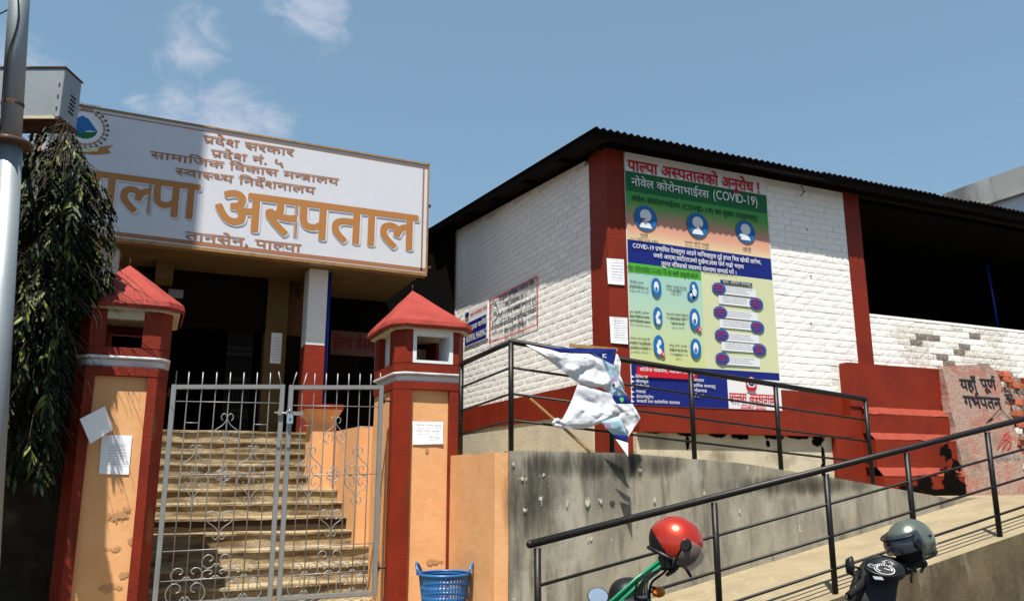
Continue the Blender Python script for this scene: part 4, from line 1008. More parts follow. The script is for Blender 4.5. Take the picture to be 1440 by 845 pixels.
for (x, y, r, e) in [(923, 404, 14, .5), (976, 408, 13, .48), (972, 416, 7, .8), (925, 445, 14, .45), (977, 449, 16, .46), (926.5, 486, 15.5, .48), (978.5, 490, 14.5, .52)]:
    disc(x, y, r, M['blue_mid'], 1, e)
    v = int(x * 3 + y) % 3
    if v == 0: disc(x - .8, y - r * .38, r * .24, M['white'], 2, .62, 'pictogram_figure'); disc(x + .6, y + r * .22, r * .46, M['halo'], 3, .50, 'pictogram_figure')
    elif v == 1: disc(x + 1, y - r * .30, r * .26, M['halo'], 2, .60, 'pictogram_figure'); disc(x - 1.2, y + r * .05, r * .30, M['white'], 3, .42, 'pictogram_figure'); disc(x + .8, y + r * .50, r * .28, M['white'], 4, .75, 'pictogram_figure')
    else: disc(x, y - r * .05, r * .56, M['white'], 2, .42, 'pictogram_figure'); disc(x, y + r * .2, r * .25, M['blue_mid'], 3, .5, 'pictogram_figure')
for (x, y) in ((983.4, 463), (932, 497.6)):
    disc(x, y, 4.2, M['red_p'], 4, .8); mb = MB(); write(mb, 'X', on(x - 1.6, y + 2.4, Y=TP) + Vector((0, -.009, 0)), (1, 0, 0), .05, .04); mb.build('lettering', M['white'], PO)
yb = MB(); a = on(1013, 391, Y=TP); b = on(1058, 403, Y=TP); yb.box(a.x, TP - .001, b.z, b.x, TP + .003, a.z - .02); yb.build('heading_box', M['blue'], PO)
mb = MB(); line_px(mb, 'प्रायः सोधिने प्रश्नहरु', 1016, 1056, 394.5, 397.5, off=.012, nudge=(0, -.003, 0), Y=TP - .002); mb.build('lettering', M['pale_y'], PO)
oval = gradient('blue_to_purple_print', [(0, (.02, .03, .22)), (1, (.03, .26, .55))], 0, 3)
for (x, y, s) in [(1011, 405.7, 1), (1063.6, 427, -1), (1013, 439, 1), (1065, 460, -1), (1015, 471, 1), (1068, 491.6, -1), (1016, 504, 1)]:
    c = on(x + s * 28, y + s * 3.2 + (1 if s > 0 else 0), Y=TP)
    w_ = .58; h_ = .112
    bx = MB().box(c.x - w_ / 2, TP + .0005, c.z - h_ / 2, c.x + w_ / 2, TP + .003, c.z + h_ / 2).build('answer_box', M['halo'], PO)
    scribble(PO, (c.x - w_ / 2 + .06, TP, c.z - h_ / 2 + .02), (1, 0, 0), (0, 0, 1), w_ - .12, h_ - .03, 3, size=.012, nudge=(0, -.001, 0))
    disc(x, y, 8.8, M['blue_mid'], 2, 1.12, 'question_oval'); disc(x, y + 1.0, 7.7, M['purple'], 3, 1.12, 'question_oval')
    for q in range(3):
        l = (.14, .17, .1)[q]; scribble(PO, on(x, y - 3.2 + q * 3.6, Y=TP) + Vector((-l / 2 - .01, -.006, 0)), (1, 0, 0), (0, 0, 1), l, .02, 1, mi='red_p', size=.02)
lb = MB(); a = on(895, 513.5, Y=TP); b = on(980, 534, Y=TP); lb.box(a.x, TP + .001, b.z, b.x, TP + .004, a.z - .015); lb.build('heading_box', M['red_p'], PO)
T([('कोरोना संक्रमण, जोखिम ठाउँहरु', 900, 976, 517, 521.5), ('सिनेमा घर', 893.5, 911, 527.5, 531), ('खेलकुद', 894, 912, 534, 537.5), ('स्विमिङ पुल', 894.5, 913, 541, 544.5), ('रंगशाला', 894.5, 908, 548.5, 552),
   ('होटल/रेष्टुरेन्ट', 895, 919, 555.5, 559), ('सरकारी तथा सार्वजनिक यातायात', 895.5, 956, 562, 565.5), ('अस्पताल', 976, 990, 532.5, 536), ('धार्मिक स्थलहरु', 974, 1006, 540, 543.5), ('भीडभाड', 976, 994, 547, 550.5), ('शपिङ मल', 975, 990, 554, 557.5)], M['white'], .012, name='small_lettering')
ar = MB()
for y in (529.5, 536, 543.3, 550.8, 557.5, 564):
    c = on(889.5, y, Y=TP); ar.add([c + Vector((-.02, 0, .02)), c + Vector((.03, 0, 0)), c + Vector((-.02, 0, -.02))], [(0, 1, 2)])
ar.build('list_arrows', M['white'], PO)['kind'] = 'stuff'
T([('पाल्पा अस्पताल', 1026, 1090, 552.5, 564)], M['red_p'], .02, 3); T([('तानसेन पाल्पा', 1042, 1077.5, 569, 575.5)], M['red_p'], .01)
disc(1056.6, 539, 9.5, M['red_p'], 1, .8, 'emblem'); disc(1056.6, 537.8, 7.4, M['white'], 2, .8, 'emblem'); disc(1056.6, 537.6, 5.4, M['blue'], 3, .8, 'emblem'); disc(1057, 537, 2.6, M['white'], 4, 1.3, 'emblem')
disc(1056.6, 547, 2.6, M['red_p'], 5, 2.6, 'emblem')

# ------------------------------------------------------------------ painted notices on the left wall
LX = BX - .012
PH = thing('pharmacy_board', (LX, 13.0, 3.6), 'blue and white hospital pharmacy board on the white side wall beside the pillar roof', 'sign')
A_, B_, C_, D_ = [on(x, y, X=LX) for x, y in [(653.5, 435.4), (686, 427), (686, 478), (654, 486)]]
zt = (A_.z + B_.z) / 2; z0 = (C_.z + D_.z) / 2; ya = A_.y; yb_ = B_.y
MB().box(LX - .005, yb_, z0, LX + .015, ya, zt).build('board', M['white'], PH)
zs = on(686, 441, X=LX).z
MB().box(LX - .008, yb_ + .05, z0 + .02, LX - .004, ya - .05, zs).build('blue_field', M['blue'], PH)
mb = MB(); line_px(mb, 'अस्पताल फार्मेसी', 655.5, 685, 461, 467, off=.02, X=LX - .011); line_px(mb, 'HOSPITAL PHARMACY', 655.5, 685.5, 474, 482, off=.02, X=LX - .011); mb.build('lettering', M['white'], PH)
mb = MB(); line_px(mb, 'पाल्पा अस्पताल पाल्पा', 661, 685, 441, 445, off=.02, X=LX - .011); mb.build('lettering', M['red_p'], PH)
c = on(657.3, 443, X=LX)
MB().add([c + Vector((-.008, math.cos(a) * .10, math.sin(a) * .05)) for a in [i * math.pi / 8 for i in range(16)]], [list(range(16))]).build('emblem', M['blue'], PH)
MB().add([c + Vector((-.009, math.cos(a) * .09, math.sin(a) * .035 - .08)) for a in [i * math.pi / 8 for i in range(16)]], [list(range(16))]).build('emblem', M['rust_print'], PH)
PN = thing('painted_notice', (LX, 11.5, 3.4), 'red framed notice of navy Devanagari lines painted on the white side wall', 'notice')
q = [on(x, y, X=LX) for x, y in [(689, 421), (756, 389), (756.5, 457.4), (689, 483)]]
zt = (q[0].z + q[1].z) / 2; z0 = (q[2].z + q[3].z) / 2; ya = q[0].y; yb_ = q[1].y
mb = MB()
for (y0, z0_, y1, z1_) in ((yb_, zt - .016, ya, zt), (yb_, z0, ya, z0 + .016), (yb_, z0, yb_ + .022, zt), (ya - .03, z0, ya, zt)): mb.box(LX - .0075, y0, z0_, LX - .0045, y1, z1_)
mb.build('painted_frame', M['red_p'], PN)
mb = MB()
for r in [('निःशुल्क सुरक्षित गर्भपतन सेवा', 701.4, 750.8, 418.2, 424), ('यहाँ उपलब्ध छ ।', 710, 739, 426, 432), ('यहाँ १२ हप्ता सम्मको गर्भलाई पूर्ण', 701.4, 753.6, 441.5, 447.5), ('गोपनियताका साथ निःशुल्क सुरक्षित गर्भपतन', 690.5, 754.3, 460, 466), ('सेवा प्रदान गरिन्छ ।', 709, 740, 464.3, 470)]:
    line_px(mb, *r, off=.030, X=LX - .013)
mb.build('lettering', mat('dark_navy_paint', (.004, .006, .035), .7), PN)
mb = MB()
for pts in ([(690.5, 432), (695, 421.5), (699.5, 428)], [(691, 433), (691.5, 445), (693, 452)], [(699.5, 428), (701, 438), (699, 449)], [(693, 436), (697, 434), (698, 441), (694, 444)]):
    P = [on(x, y, X=LX - .006) for x, y in pts]; mb.tube(smooth_pts(P, 3), .007, 4)
mb.build('line_drawing', M['grey_p'], PN)

# ------------------------------------------------------------------ broken plastered slab with painted letters
SLY = 7.97
SL = thing('painted_slab', (11.3, SLY, 1.27), 'mottled pink and grey plastered slab with black painted Devanagari words and a broken brick edge', 'wall slab')
pts = [(1325, 517.5), (1334, 514.5), (1345, 514), (1360, 513), (1378, 512), (1391, 514), (1397, 519), (1402, 524), (1406, 533), (1410, 541), (1408, 549), (1416, 556), (1413, 566), (1421, 572), (1419, 583), (1427, 590), (1424, 603), (1433, 612), (1430, 628), (1440, 640), (1438, 660), (1448, 675), (1452, 696)]
def sly(x, y):
    Y = SLY
    for _ in range(6): Y = SLY + .15 * (on(x, y, Y=Y).z - 1.27)
    return Y
def son(x, y, d=0): return on(x, y, Y=sly(x, y) + d)
P = [son(x, y) for x, y in pts]
left = [son(x, y) for x, y in [(1361, 697), (1356, 672), (1353, 650), (1347, 625), (1344, 600), (1338, 580), (1334, 555), (1329, 535)]]
P[-1].z = left[0].z = 1.26
o = MB().prism(P + left, (0, .13, 0)).build('plaster_face', M['grey_lime'], SL)
rnd = random.Random(11); cnt = 0
for r in range(21):
    z = 1.28 + r * .088; x = 11.3 + rnd.uniform(-.1, .1)
    while x < 13.6:
        pxx = 720 + FPX * ((Vector((x, SLY, z)) - CAM).dot(Vector((math.cos(YAW), -math.sin(YAW), 0)))) / max(.1, (Vector((x, SLY, z)) - CAM).dot(wdir(720, 422.5)))
        lim = 12.6 - .33 * max(0, z - 2.2) - .5 * max(0, z - 2.9)
        if x > lim + rnd.uniform(-.08, .12): break
        if x > 11.2:
            me = rnd.choice(half); o = bpy.data.objects.new('brick', me); COL.objects.link(o); o.parent = SL
            o.location = Vector((x, SLY + .15 * (z - 1.27) + .02 + rnd.uniform(0, .08), z)) - SL.location; o.rotation_euler = (rnd.uniform(-.05, .05), rnd.uniform(-.05, .05), rnd.uniform(-.2, .2))
            o.material_slots[0].link = 'OBJECT'; o.material_slots[0].material = M[rnd.choice(['raw_brick', 'raw_brick', 'half_brick', 'bare_brick', 'grey_lime'])]
        x += .135
MB().box(11.1, SLY + .38, 1.27, 12.2, BY - .04, 2.95).build('rubble_core', M['grey_lime'], SL)
mb = MB()
for r in [('यहाँ', 1352.5, 1375, 533, 547.5), ('पूर्ण', 1381, 1402, 532.5, 546), ('गर्भपतन', 1358, 1409.5, 556.5, 572), ('से', 1416, 1427, 554, 567)]:
    line_px(mb, *r, off=.028, res=3, Y=sly(r[1], r[4]) - .006, ez=(0, .15, 1))
mb.build('lettering', M['black_p'], SL)
def pen(pts, w_, m_, nm):
    Y = min(sly(*p) for p in pts) - .006
    P = [on(x, y, Y=Y) for x, y in pts]; P = smooth_pts(P, 3); V, Fc = stroke([(p.x, p.z) for p in P], w_)
    MB().add([(a, Y, b) for a, b in V], Fc).build(nm, m_, SL)
pen([(1387, 595), (1397, 585), (1407, 574)], .014, M['black_p'], 'line_drawing'); pen([(1407, 574), (1415, 583), (1423, 590)], .014, M['black_p'], 'line_drawing'); pen([(1390, 592), (1396, 588)], .03, M['black_p'], 'line_drawing')
for l in ([(1402, 632), (1410, 618), (1416, 608)], [(1409, 634), (1416, 620), (1420, 612)], [(1417, 634), (1422, 622), (1419, 612), (1411, 611)]): pen(l, .016, M['red_p'], 'line_drawing')
mb = MB(); line_px(mb, 'सुरक्षित सेवा', 1399, 1436, 640, 647, off=.005, Y=sly(1415, 645) - .01); mb.build('lettering', M['grey_p'], SL)

# ------------------------------------------------------------------ far concrete block on the right
FB = thing('far_building', (17, 15, 0), 'weathered grey concrete roof parapet of a farther building above the iron roof at right', 'building')
fx = 18.5
a = on(1330, 272, X=fx); b = on(1446, 230, X=fx); c = on(1395, 291, X=fx)
zt = (a.z + b.z) / 2; zm = on(1440, 270, X=fx).z
MB().box(fx, 6, zm, fx + .25, a.y + .1, zt).build('parapet', M['far_conc'], FB)
MB().box(fx - .08, 6, zm - .04, fx + .2, a.y + .12, zm + .0).build('string_course', M['far_conc'], FB)
MB().box(fx + .06, 6, 0, fx + 6, a.y, zm - .04).build('wall', M['far_white'], FB)

# ------------------------------------------------------------------ torn banner on the railing
TBn = thing('torn_banner', (4.5, 6.85, 1.7), 'torn white plastic banner with navy strips, knotted and hanging over the upper railing', 'banner')
def cp(x, y, Y): return on(740 + x / 4.972, 480 + y / 4.972, Y=Y)
def folds(amp, ang, fr, ph=0):
    ca, sa = math.cos(ang), math.sin(ang)
    def rel(p, u, v):
        k = (p.x * ca + p.z * sa) * fr + ph
        f = abs(((k + .9 * noise.noise(p * 3)) % 1) - .5) * 2
        e = min(1, 5 * min(u, 1 - u, v, 1 - v) + .1)
        g = 1 - abs(noise.noise(p * 4.2 + Vector((3, 1, 7)))) * 2.6 + .25 * abs(noise.noise(p * 14))
        h = abs(noise.noise(p * 11 + Vector((9, 4, 2)))) * 2
        return Vector((0, (-(f * amp) * .8 - g * amp * .55 - h * amp * .28) * e, 0))
    return rel
def sheet(name, m_, A, B, Y, rel, n=44, m=32, thick=.0):
    ys = Y if isinstance(Y, (tuple, list)) else (Y, Y)
    A = [cp(x, y, ys[0]) for x, y in A]; B = [cp(x, y, ys[1]) for x, y in B]
    mb = MB().loft(A, B, n, m, rel); mb.smooth = [False] * len(mb.f)
    mb.f = [t for f in mb.f for t in (((f[0], f[1], f[2]), (f[0], f[2], f[3])) if (f[0] * 7 + f[1]) % 3 else ((f[0], f[1], f[3]), (f[1], f[2], f[3])))]; mb.m = [0] * len(mb.f); mb.smooth = [True] * len(mb.f)
    return mb.build(name, m_, TBn)
sheet('navy_heading', M['flex_navy'], [(50, 38), (240, 46), (420, 48), (630, 52)], [(62, 46), (240, 76), (460, 88), (603, 170)], 6.96, folds(.01, 1.5, 6))
mb = MB(); line_px(mb, 'IC', 740 + 532 / 4.972, 740 + 562 / 4.972, 480 + 88 / 4.972, 480 + 112 / 4.972, off=.03, Y=6.935); mb.build('lettering', M['white'], TBn)
sheet('folded_wing', M['flex'], [(0, 22), (240, 74), (460, 82), (555, 140), (590, 250), (598, 350)], [(0, 26), (180, 150), (330, 270), (430, 328), (520, 322), (592, 375)], (6.97, 6.95), folds(.045, -.9, 3.2))
sheet('lower_wing', M['flex'], [(358, 300), (322, 400), (285, 480), (250, 545), (180, 575), (205, 605)], [(592, 365), (640, 440), (664, 500), (600, 540), (500, 578), (400, 610)], (6.94, 6.92), folds(.04, .7, 3.4, .3))
sheet('pale_blue_strip', M['flex_sky'], [(460, 80), (530, 130), (562, 200), (580, 290), (602, 378)], [(600, 165), (622, 175), (655, 290), (680, 345), (708, 380)], (6.94, 6.92), folds(.02, .9, 4))
sheet('side_strip', M['flex'], [(628, 85), (612, 160), (640, 260), (664, 320)], [(640, 90), (662, 150), (652, 230), (690, 345)], 6.96, folds(.03, .2, 4))
sheet('navy_strip', M['flex_navy'], [(600, 378), (710, 380)], [(625, 436), (742, 436)], 6.91, folds(.01, 1, 3), 10, 6)
sheet('hanging_tail', M['flex'], [(625, 436), (660, 500), (640, 530), (680, 600), (708, 660)], [(742, 436), (770, 480), (798, 535), (760, 595), (712, 665)], (6.88, 6.82), folds(.03, .4, 3))
sheet('pale_blue_tail', M['flex_sky'], [(520, 560), (560, 610), (600, 645)], [(655, 518), (680, 590), (706, 655)], (6.84, 6.78), folds(.02, .8, 4), 12, 10)
sheet('navy_tail', M['flex_navy'], [(592, 645), (625, 682)], [(706, 655), (712, 708)], (6.78, 6.75), folds(.01, .8, 4), 8, 8)
sheet('tail_tip', M['flex'], [(625, 682), (712, 708)], [(709, 800), (713, 802)], (6.75, 6.68), folds(.008, .4, 4), 8, 10)
for (x, y, r, m_, Y, e) in [(618, 272, 24, 'pink_p', 6.885, .8), (630, 298, 21, 'halo', 6.88, .9), (612, 305, 11, 'black_p', 6.875, .8), (668, 405, 17, 'green', 6.885, .9), (572, 590, 24, 'pink_p', 6.70, .9), (575, 595, 14, 'grey_p', 6.695, 1)]:
    c = cp(x, y, Y); rr = r / 4.972 * c.length / 1180
    MB().add([c + Vector((math.cos(a) * rr * e * 1.1, 0, math.sin(a) * rr * (1 + .15 * math.sin(3 * a)))) for a in [i * math.pi / 8 for i in range(16)]], [list(range(16))]).build('printed_motif', M[m_], TBn)
mb = MB().tube(smooth_pts([cp(262, 580, 6.93), cp(225, 556, 6.92), cp(208, 552, 6.90), cp(196, 572, 6.92), cp(214, 588, 6.90), cp(250, 592, 6.93)], 3), [.014, .02, .024, .02, .026, .02, .024, .018, .022, .026, .02, .022, .02, .018, .016, .012], 7); mb.build('twisted_end', M['flex'], TBn)
a, b, c = cp(30, 400, 7.0), cp(235, 580, 6.97), cp(445, 770, 6.97)
tag(MB().bar(a, b, .034, .02).bar(b, c, .03, .02, 0).build('wooden_stick', M['tan_wood']), 'bare wooden stick leaning through the torn banner on the railing', 'stick')
a, b = on(801, 485.5, Y=6.985), on(868, 492, Y=6.985); tag(MB().bar(a, b, .02, .035).build('wooden_batten', M['tan_wood']), 'short wooden batten tied along the handrail above the torn banner', 'batten')

# ------------------------------------------------------------------ laundry basket
bc = on(625, 806, Y=7.62); bx, by = bc.x, 7.62; zt = bc.z
BK = thing('plastic_basket', (bx, by, .12), 'blue slotted plastic basket with two handles at the foot of the right gate pillar', 'basket')
hb = zt - .12; rad = lambda h: .175 + (.245 - .175) * (h / hb)
def ring(mb, h, r, th, n=32):
    mb.tube([(bx + r * math.cos(i * 2 * math.pi / n), by + r * math.sin(i * 2 * math.pi / n), .12 + h) for i in range(n + 1)], th, 6, caps=False)
mb = MB(); ring(mb, hb, rad(hb), .013); mb.build('rim', M['basket'], BK)
mb = MB(); nb = 5
for k in range(nb + 1): 
    h0 = hb * (.08 + .9 * k / nb) - .03; h1 = h0 + (.028 if k < nb else .04)
    mb.lathe([(rad(h0), h0 + .12), (rad(h1), h1 + .12), (rad(h1) - .006, h1 + .12), (rad(h0) - .006, h0 + .12), (rad(h0), h0 + .12)], (bx, by, 0), 36)
mb.build('hoop', M['basket'], BK)
mb = MB()
for i in range(44):
    a = i * 2 * math.pi / 44; u = Vector((math.cos(a), math.sin(a), 0))
    mb.bar(Vector((bx, by, .12)) + u * (rad(0) - .003), Vector((bx, by, .12 + hb)) + u * (rad(hb) - .003), .017, .005, up=u)
mb.build('slats', M['basket'], BK)['kind'] = 'stuff'
MB().lathe([(0, .13), (rad(0), .13), (rad(0), .12), (0, .12)], (bx, by, 0), 32).build('base', M['basket'], BK)
for s in (-1, 1):
    P = []
    for t in [i / 8 for i in range(9)]:
        a = math.radians(-24 - 4) + (0 if s > 0 else math.pi) + (t - .5) * .75
        lift = math.sin(t * math.pi); r = rad(hb) + .012 + .012 * lift
        P.append((bx + r * math.cos(a), by + r * math.sin(a), zt + .095 * lift ** .7))
    MB().tube(P, .0125, 7).build('handle', M['basket'], BK)

# ------------------------------------------------------------------ street pole with box
_t, _b = on(27, 0, Y=7.0), on(-3, 480, Y=7.0); _k = (_t.x - _b.x) / (_t.z - _b.z)
pA, pB = Vector((_b.x - _k * _b.z, 7.0, 0)), Vector((_b.x + _k * (6.2 - _b.z), 7.0, 6.2))
pp = lambda z: pA.lerp(pB, z / 6.2) + Vector((0, 0, 0))
SPo = thing('street_pole', (pA.x, 7.0, 0), 'grey galvanised tubular pole at the left edge carrying a metal box', 'pole')
MB().tube([pp(0), pp(2.2), pp(4.05)], [.10, .095, .088], 20).build('lower_tube', M['galv'], SPo)
MB().tube([pp(4.06), pp(6.2)], [.078, .074], 20).build('upper_tube', M['galv'], SPo)
q = pp(4.06); MB().lathe([(0, -.03), (.145, -.03), (.15, -.01), (.15, .012), (.12, .02), (.075, .022)], q, 28).build('flange', M['rust'], SPo)
q = pp(4.38); MB().lathe([(.079, -.018), (.083, 0), (.079, .018)], q, 20).build('strap', M['rust'], SPo)
F0 = Vector((math.sin(YAW), math.cos(YAW), 0)); R0 = Vector((math.cos(YAW), -math.sin(YAW), 0)); UZ = Vector((0, 0, 1))
MB().tube(smooth_pts([pp(6.2) + Vector((-.02, -.075, 0)), pp(5.6) + Vector((-.04, -.085, 0)), pp(5.1) + Vector((.015, -.08, 0)), pp(4.75) + Vector((-.04, -.09, 0)), pp(4.4) + Vector((-.05, -.09, 0)), pp(4.1) + Vector((-.05, -.15, 0))], 4), .0065, 6).build('cable', M['rubber'], SPo)
MB().tube([pp(5.2) + Vector((-.05, 0, 0)), pp(4.8) + Vector((-.9, .3, -.2))], .006, 5).build('cable', M['rubber'], SPo)
for (x, y) in [(5, 213.5)]:
    c = on(x, y, D=6.55); MB().lathe([(0, 0), (.008, 0), (.008, .01)], c, 8, axis='y').build('hole', M['rubber'], SPo)
fr, fl_ = on(92, 96, D=7.02), on(-75, 93, D=7.02); br = on(88, 166, D=7.02)
dep = .30; ht = fr.z - br.z
JB = thing('metal_box', (fr.x - .4, fr.y + .1, br.z), 'galvanised metal box with louvres strapped behind the pole, rusty underneath', 'junction box')
a = Vector((fr.x, fr.y, br.z)) - R0 * 1.05; b = Vector((fr.x, fr.y, br.z))
def obox(a, b, dep, z0, z1): 
    P = [a, b, b + F0 * dep, a + F0 * dep]; P = [Vector((p.x, p.y, z0)) for p in P]; return P, (0, 0, z1 - z0)
P, e = obox(a, b, dep, br.z + .015, fr.z); MB().prism(P, e).build('cabinet', M['galv'], JB, bevel=.004)
P, e = obox(a - R0 * .01 - F0 * .012, b + R0 * .01 - F0 * .012, dep + .024, fr.z, fr.z + .012); MB().prism(P, e).build('lid', M['rust'], JB)
P, e = obox(a - F0 * .01, b + R0 * .004 - F0 * .01, dep + .02, br.z - .02, br.z + .013); MB().prism(P, e).build('tray', M['rust'], JB)
MB().bar(Vector((b.x, b.y, br.z - .005)) - R0 * .75 - F0 * .02, Vector((b.x, b.y, br.z - .005)) - R0 * .02 - F0 * .02, .02, .03).build('tray_lip', M['cream'], JB)
for k in range(5):
    z = br.z + .13 + .042 * k; c = Vector((b.x, b.y, z)) + R0 * .003 + F0 * (.13 + .004 * k)
    MB().bar(c, c + F0 * .085 + UZ * -.004, .008, .012).build('louvre', M['rubber'], JB)
for k in range(3): MB().bar(Vector((b.x, b.y, br.z + .08 + .12 * k)) - R0 * .035 - F0 * .003, Vector((b.x, b.y, br.z + .115 + .12 * k)) - R0 * .035 - F0 * .003, .012, .006).build('rivet', M['rust'], JB)
MB().bar(pp(4.14) + Vector((.05, 0, 0)), Vector((b.x, b.y, br.z - .02)) - R0 * .42 + F0 * .1, .03, .03).build('brace', M['black_iron'], JB)

# ------------------------------------------------------------------ the drooping tree
TR_ = thing('drooping_tree', (-1.35, 7.75, 0), 'dark drooping evergreen tree with long wavy leaves between the pole and the left gate pillar', 'tree')
trunk = smooth_pts([(-1.2, 8.1, 0), (-1.15, 8.1, 1), (-1.05, 8.1, 2.2), (-.95, 8.1, 3.2), (-.95, 8.08, 4.3)], 4)
MB().tube(trunk, [.09 - .075 * i / (len(trunk) - 1) for i in range(len(trunk))], 9).build('trunk', M['bark'], TR_)
def leaf_mesh(seed, mt):
    rnd = random.Random(seed); n = 6; L0 = 1.0; vs = []; 
    for i in range(n + 1):
        t = i / n; w_ = .115 * math.sin(math.pi * min(1, t * .97 + .03)) ** .7 * (1 - .35 * t)
        wav = .055 * math.sin(t * 14 + rnd.random() * 6)
        sag = -.10 * t * t
        vs += [(-w_, t * L0, wav + sag + .03), (0, t * L0, sag), (w_, t * L0, -wav + sag + .03)]
    fs = []
    for i in range(n):
        o = i * 3; fs += [(o, o + 1, o + 4, o + 3), (o + 1, o + 2, o + 5, o + 4)]
    me = bpy.data.meshes.new('leaf'); me.from_pydata(vs, [], fs); me.materials.append(M[mt])
    for p in me.polygons: p.use_smooth = True
    return me
lm = [leaf_mesh(i, 'leaf') for i in range(4)] + [leaf_mesh(9, 'leaf2')]
def crown_r(z):
    # radius of the hanging crown at height z
    pr = [(1.55, .12), (1.75, .34), (2.05, .46), (2.5, .40), (2.9, .44), (3.2, .52), (3.5, .50), (3.8, .46), (4.1, .38), (4.35, .24), (4.6, .08)]
    if z <= pr[0][0]: return .1
    for (a, ra), (b, rb) in zip(pr, pr[1:]):
        if z <= b: return ra + (rb - ra) * (z - a) / (b - a)
    return .05
rnd = random.Random(21)
axis = lambda z: Vector((-.90 - .05 * max(0, z - 3.5), 8.08, z))
def sq(p):
    c = axis(p.z); dx = p.x - c.x; lim = .13 + .30 * max(0, min(1, (p.z - 2.95) / .3))
    if p.x > -.72: p = Vector((p.x, max(p.y, 8.05 + .1 * (p.y - 7.5)), p.z))
    return Vector((c.x + (min(dx, lim) if dx > 0 else dx * (1.25 if p.z < 3 else 1.7)), c.y + (p.y - c.y) * (1 if p.y > c.y or dx > .1 else .7), p.z))
twigs = MB(); leaves = []
for k in range(430):
    z = 1.6 + 2.95 * rnd.random() ** .9; a = rnd.uniform(0, 2 * math.pi); r = crown_r(z) * (1 + .9 * noise.noise(Vector((math.cos(a) * 1.6, math.sin(a) * 1.6, z * 2.8))))
    c = axis(z); st = c + Vector((0, 0, .22)); tip = c + Vector((math.cos(a) * r * rnd.uniform(.5, 1.12), math.sin(a) * r * rnd.uniform(.5, 1.12), rnd.uniform(-.15, .05)))
    P = smooth_pts([st, st.lerp(tip, .5) + Vector((0, 0, .08)), tip, tip + Vector((math.cos(a) * .05, math.sin(a) * .05, -.12))], 3)
    twigs.tube(P, [.005 - .004 * i / (len(P) - 1) for i in range(len(P))], 4, caps=False)
    for j in range(4, len(P)):
        yaw0 = a + rnd.uniform(-.4, .4)
        for sd in (-1, 1):
            leaves.append((P[j] + Vector((rnd.uniform(-.01, .01), rnd.uniform(-.01, .01), 0)), yaw0 - math.pi / 2 + sd * rnd.uniform(.5, 1.2), R_(-rnd.uniform(38, 72)), rnd.uniform(.08, .17), rnd.uniform(-.5, .5)))
    leaves.append((P[-1], a - math.pi / 2, R_(-rnd.uniform(60, 85)), rnd.uniform(.10, .17), 0))
# long arching sprays with alternate leaves
for k in range(70):
    z = 1.75 + 2.7 * rnd.random(); a = rnd.uniform(0, 2 * math.pi); c = axis(z); R1 = rnd.uniform(.45, .80) * min(1, crown_r(z) / .42)
    e = Vector((math.cos(a), math.sin(a) * .8, 0))
    P = smooth_pts([c + e * .08, c + e * R1 * .55 + Vector((0, 0, .07)), c + e * R1 + Vector((0, 0, -.06)), c + e * (R1 + .07) + Vector((0, 0, -.24))], 5)
    if max(p.x for p in P) > -.60 and z < 3.25 and P[-1].y > 7.9: continue
    if max(p.x for p in P) > -.62: continue
    twigs.tube(P, [.0045 - .003 * i / (len(P) - 1) for i in range(len(P))], 4, caps=False)
    for j in range(4, len(P)):
        for sd in (-1, 1): leaves.append((P[j], a - math.pi / 2 + sd * rnd.uniform(.4, 1.0), R_(-rnd.uniform(30, 70)), rnd.uniform(.09, .17), rnd.uniform(-.4, .4)))
# dark inner mass of older leaves
for k in range(2600):
    z = 1.75 + 2.5 * rnd.random(); a = rnd.uniform(0, 6.28); r = crown_r(z) * .72 * rnd.random() ** .5
    leaves.append((axis(z) + Vector((math.cos(a) * r, math.sin(a) * r + .05, 0)), rnd.uniform(0, 6.28), R_(-rnd.uniform(40, 88)), rnd.uniform(.10, .18), rnd.uniform(-.8, .8)))
# limbs added out of the frame to shade the wall and tree below
for (cx_, cy_, cz_, rr) in [(-2.2, 7.3, 3.9, .7), (-2.7, 7.6, 3.6, .8), (-1.85, 7.5, 3.2, .35), (-2.4, 6.8, 3.0, .6), (-3.2, 7.4, 4.2, .8), (-2.05, 7.6, 4.5, .5), (-1.85, 7.95, 3.7, .5), (-2.3, 8.1, 4.2, .7), (-2.35, 6.75, 5.3, .55), (-2.3, 7.0, 5.0, .7), (-1.85, 7.9, 2.6, .35)]:
    twigs.tube(smooth_pts([(-1.3, 7.77, 1.8), ((-1.3 + cx_) / 2 - .1, (7.77 + cy_) / 2, (1.8 + cz_) / 2 + .2), (cx_, cy_, cz_)], 4), [.04 - .03 * i / 8 for i in range(9)], 6, caps=False)
    for k in range(1300):
        d = Vector((rnd.gauss(0, 1), rnd.gauss(0, 1), rnd.gauss(0, 1))).normalized() * rr * rnd.random() ** .45
        leaves.append((Vector((cx_, cy_, cz_)) + d, rnd.uniform(0, 6.28), R_(-rnd.uniform(5, 70)), rnd.uniform(.16, .27), rnd.uniform(-.8, .8)))
twigs.build('twigs', M['bark'], TR_)['kind'] = 'stuff'
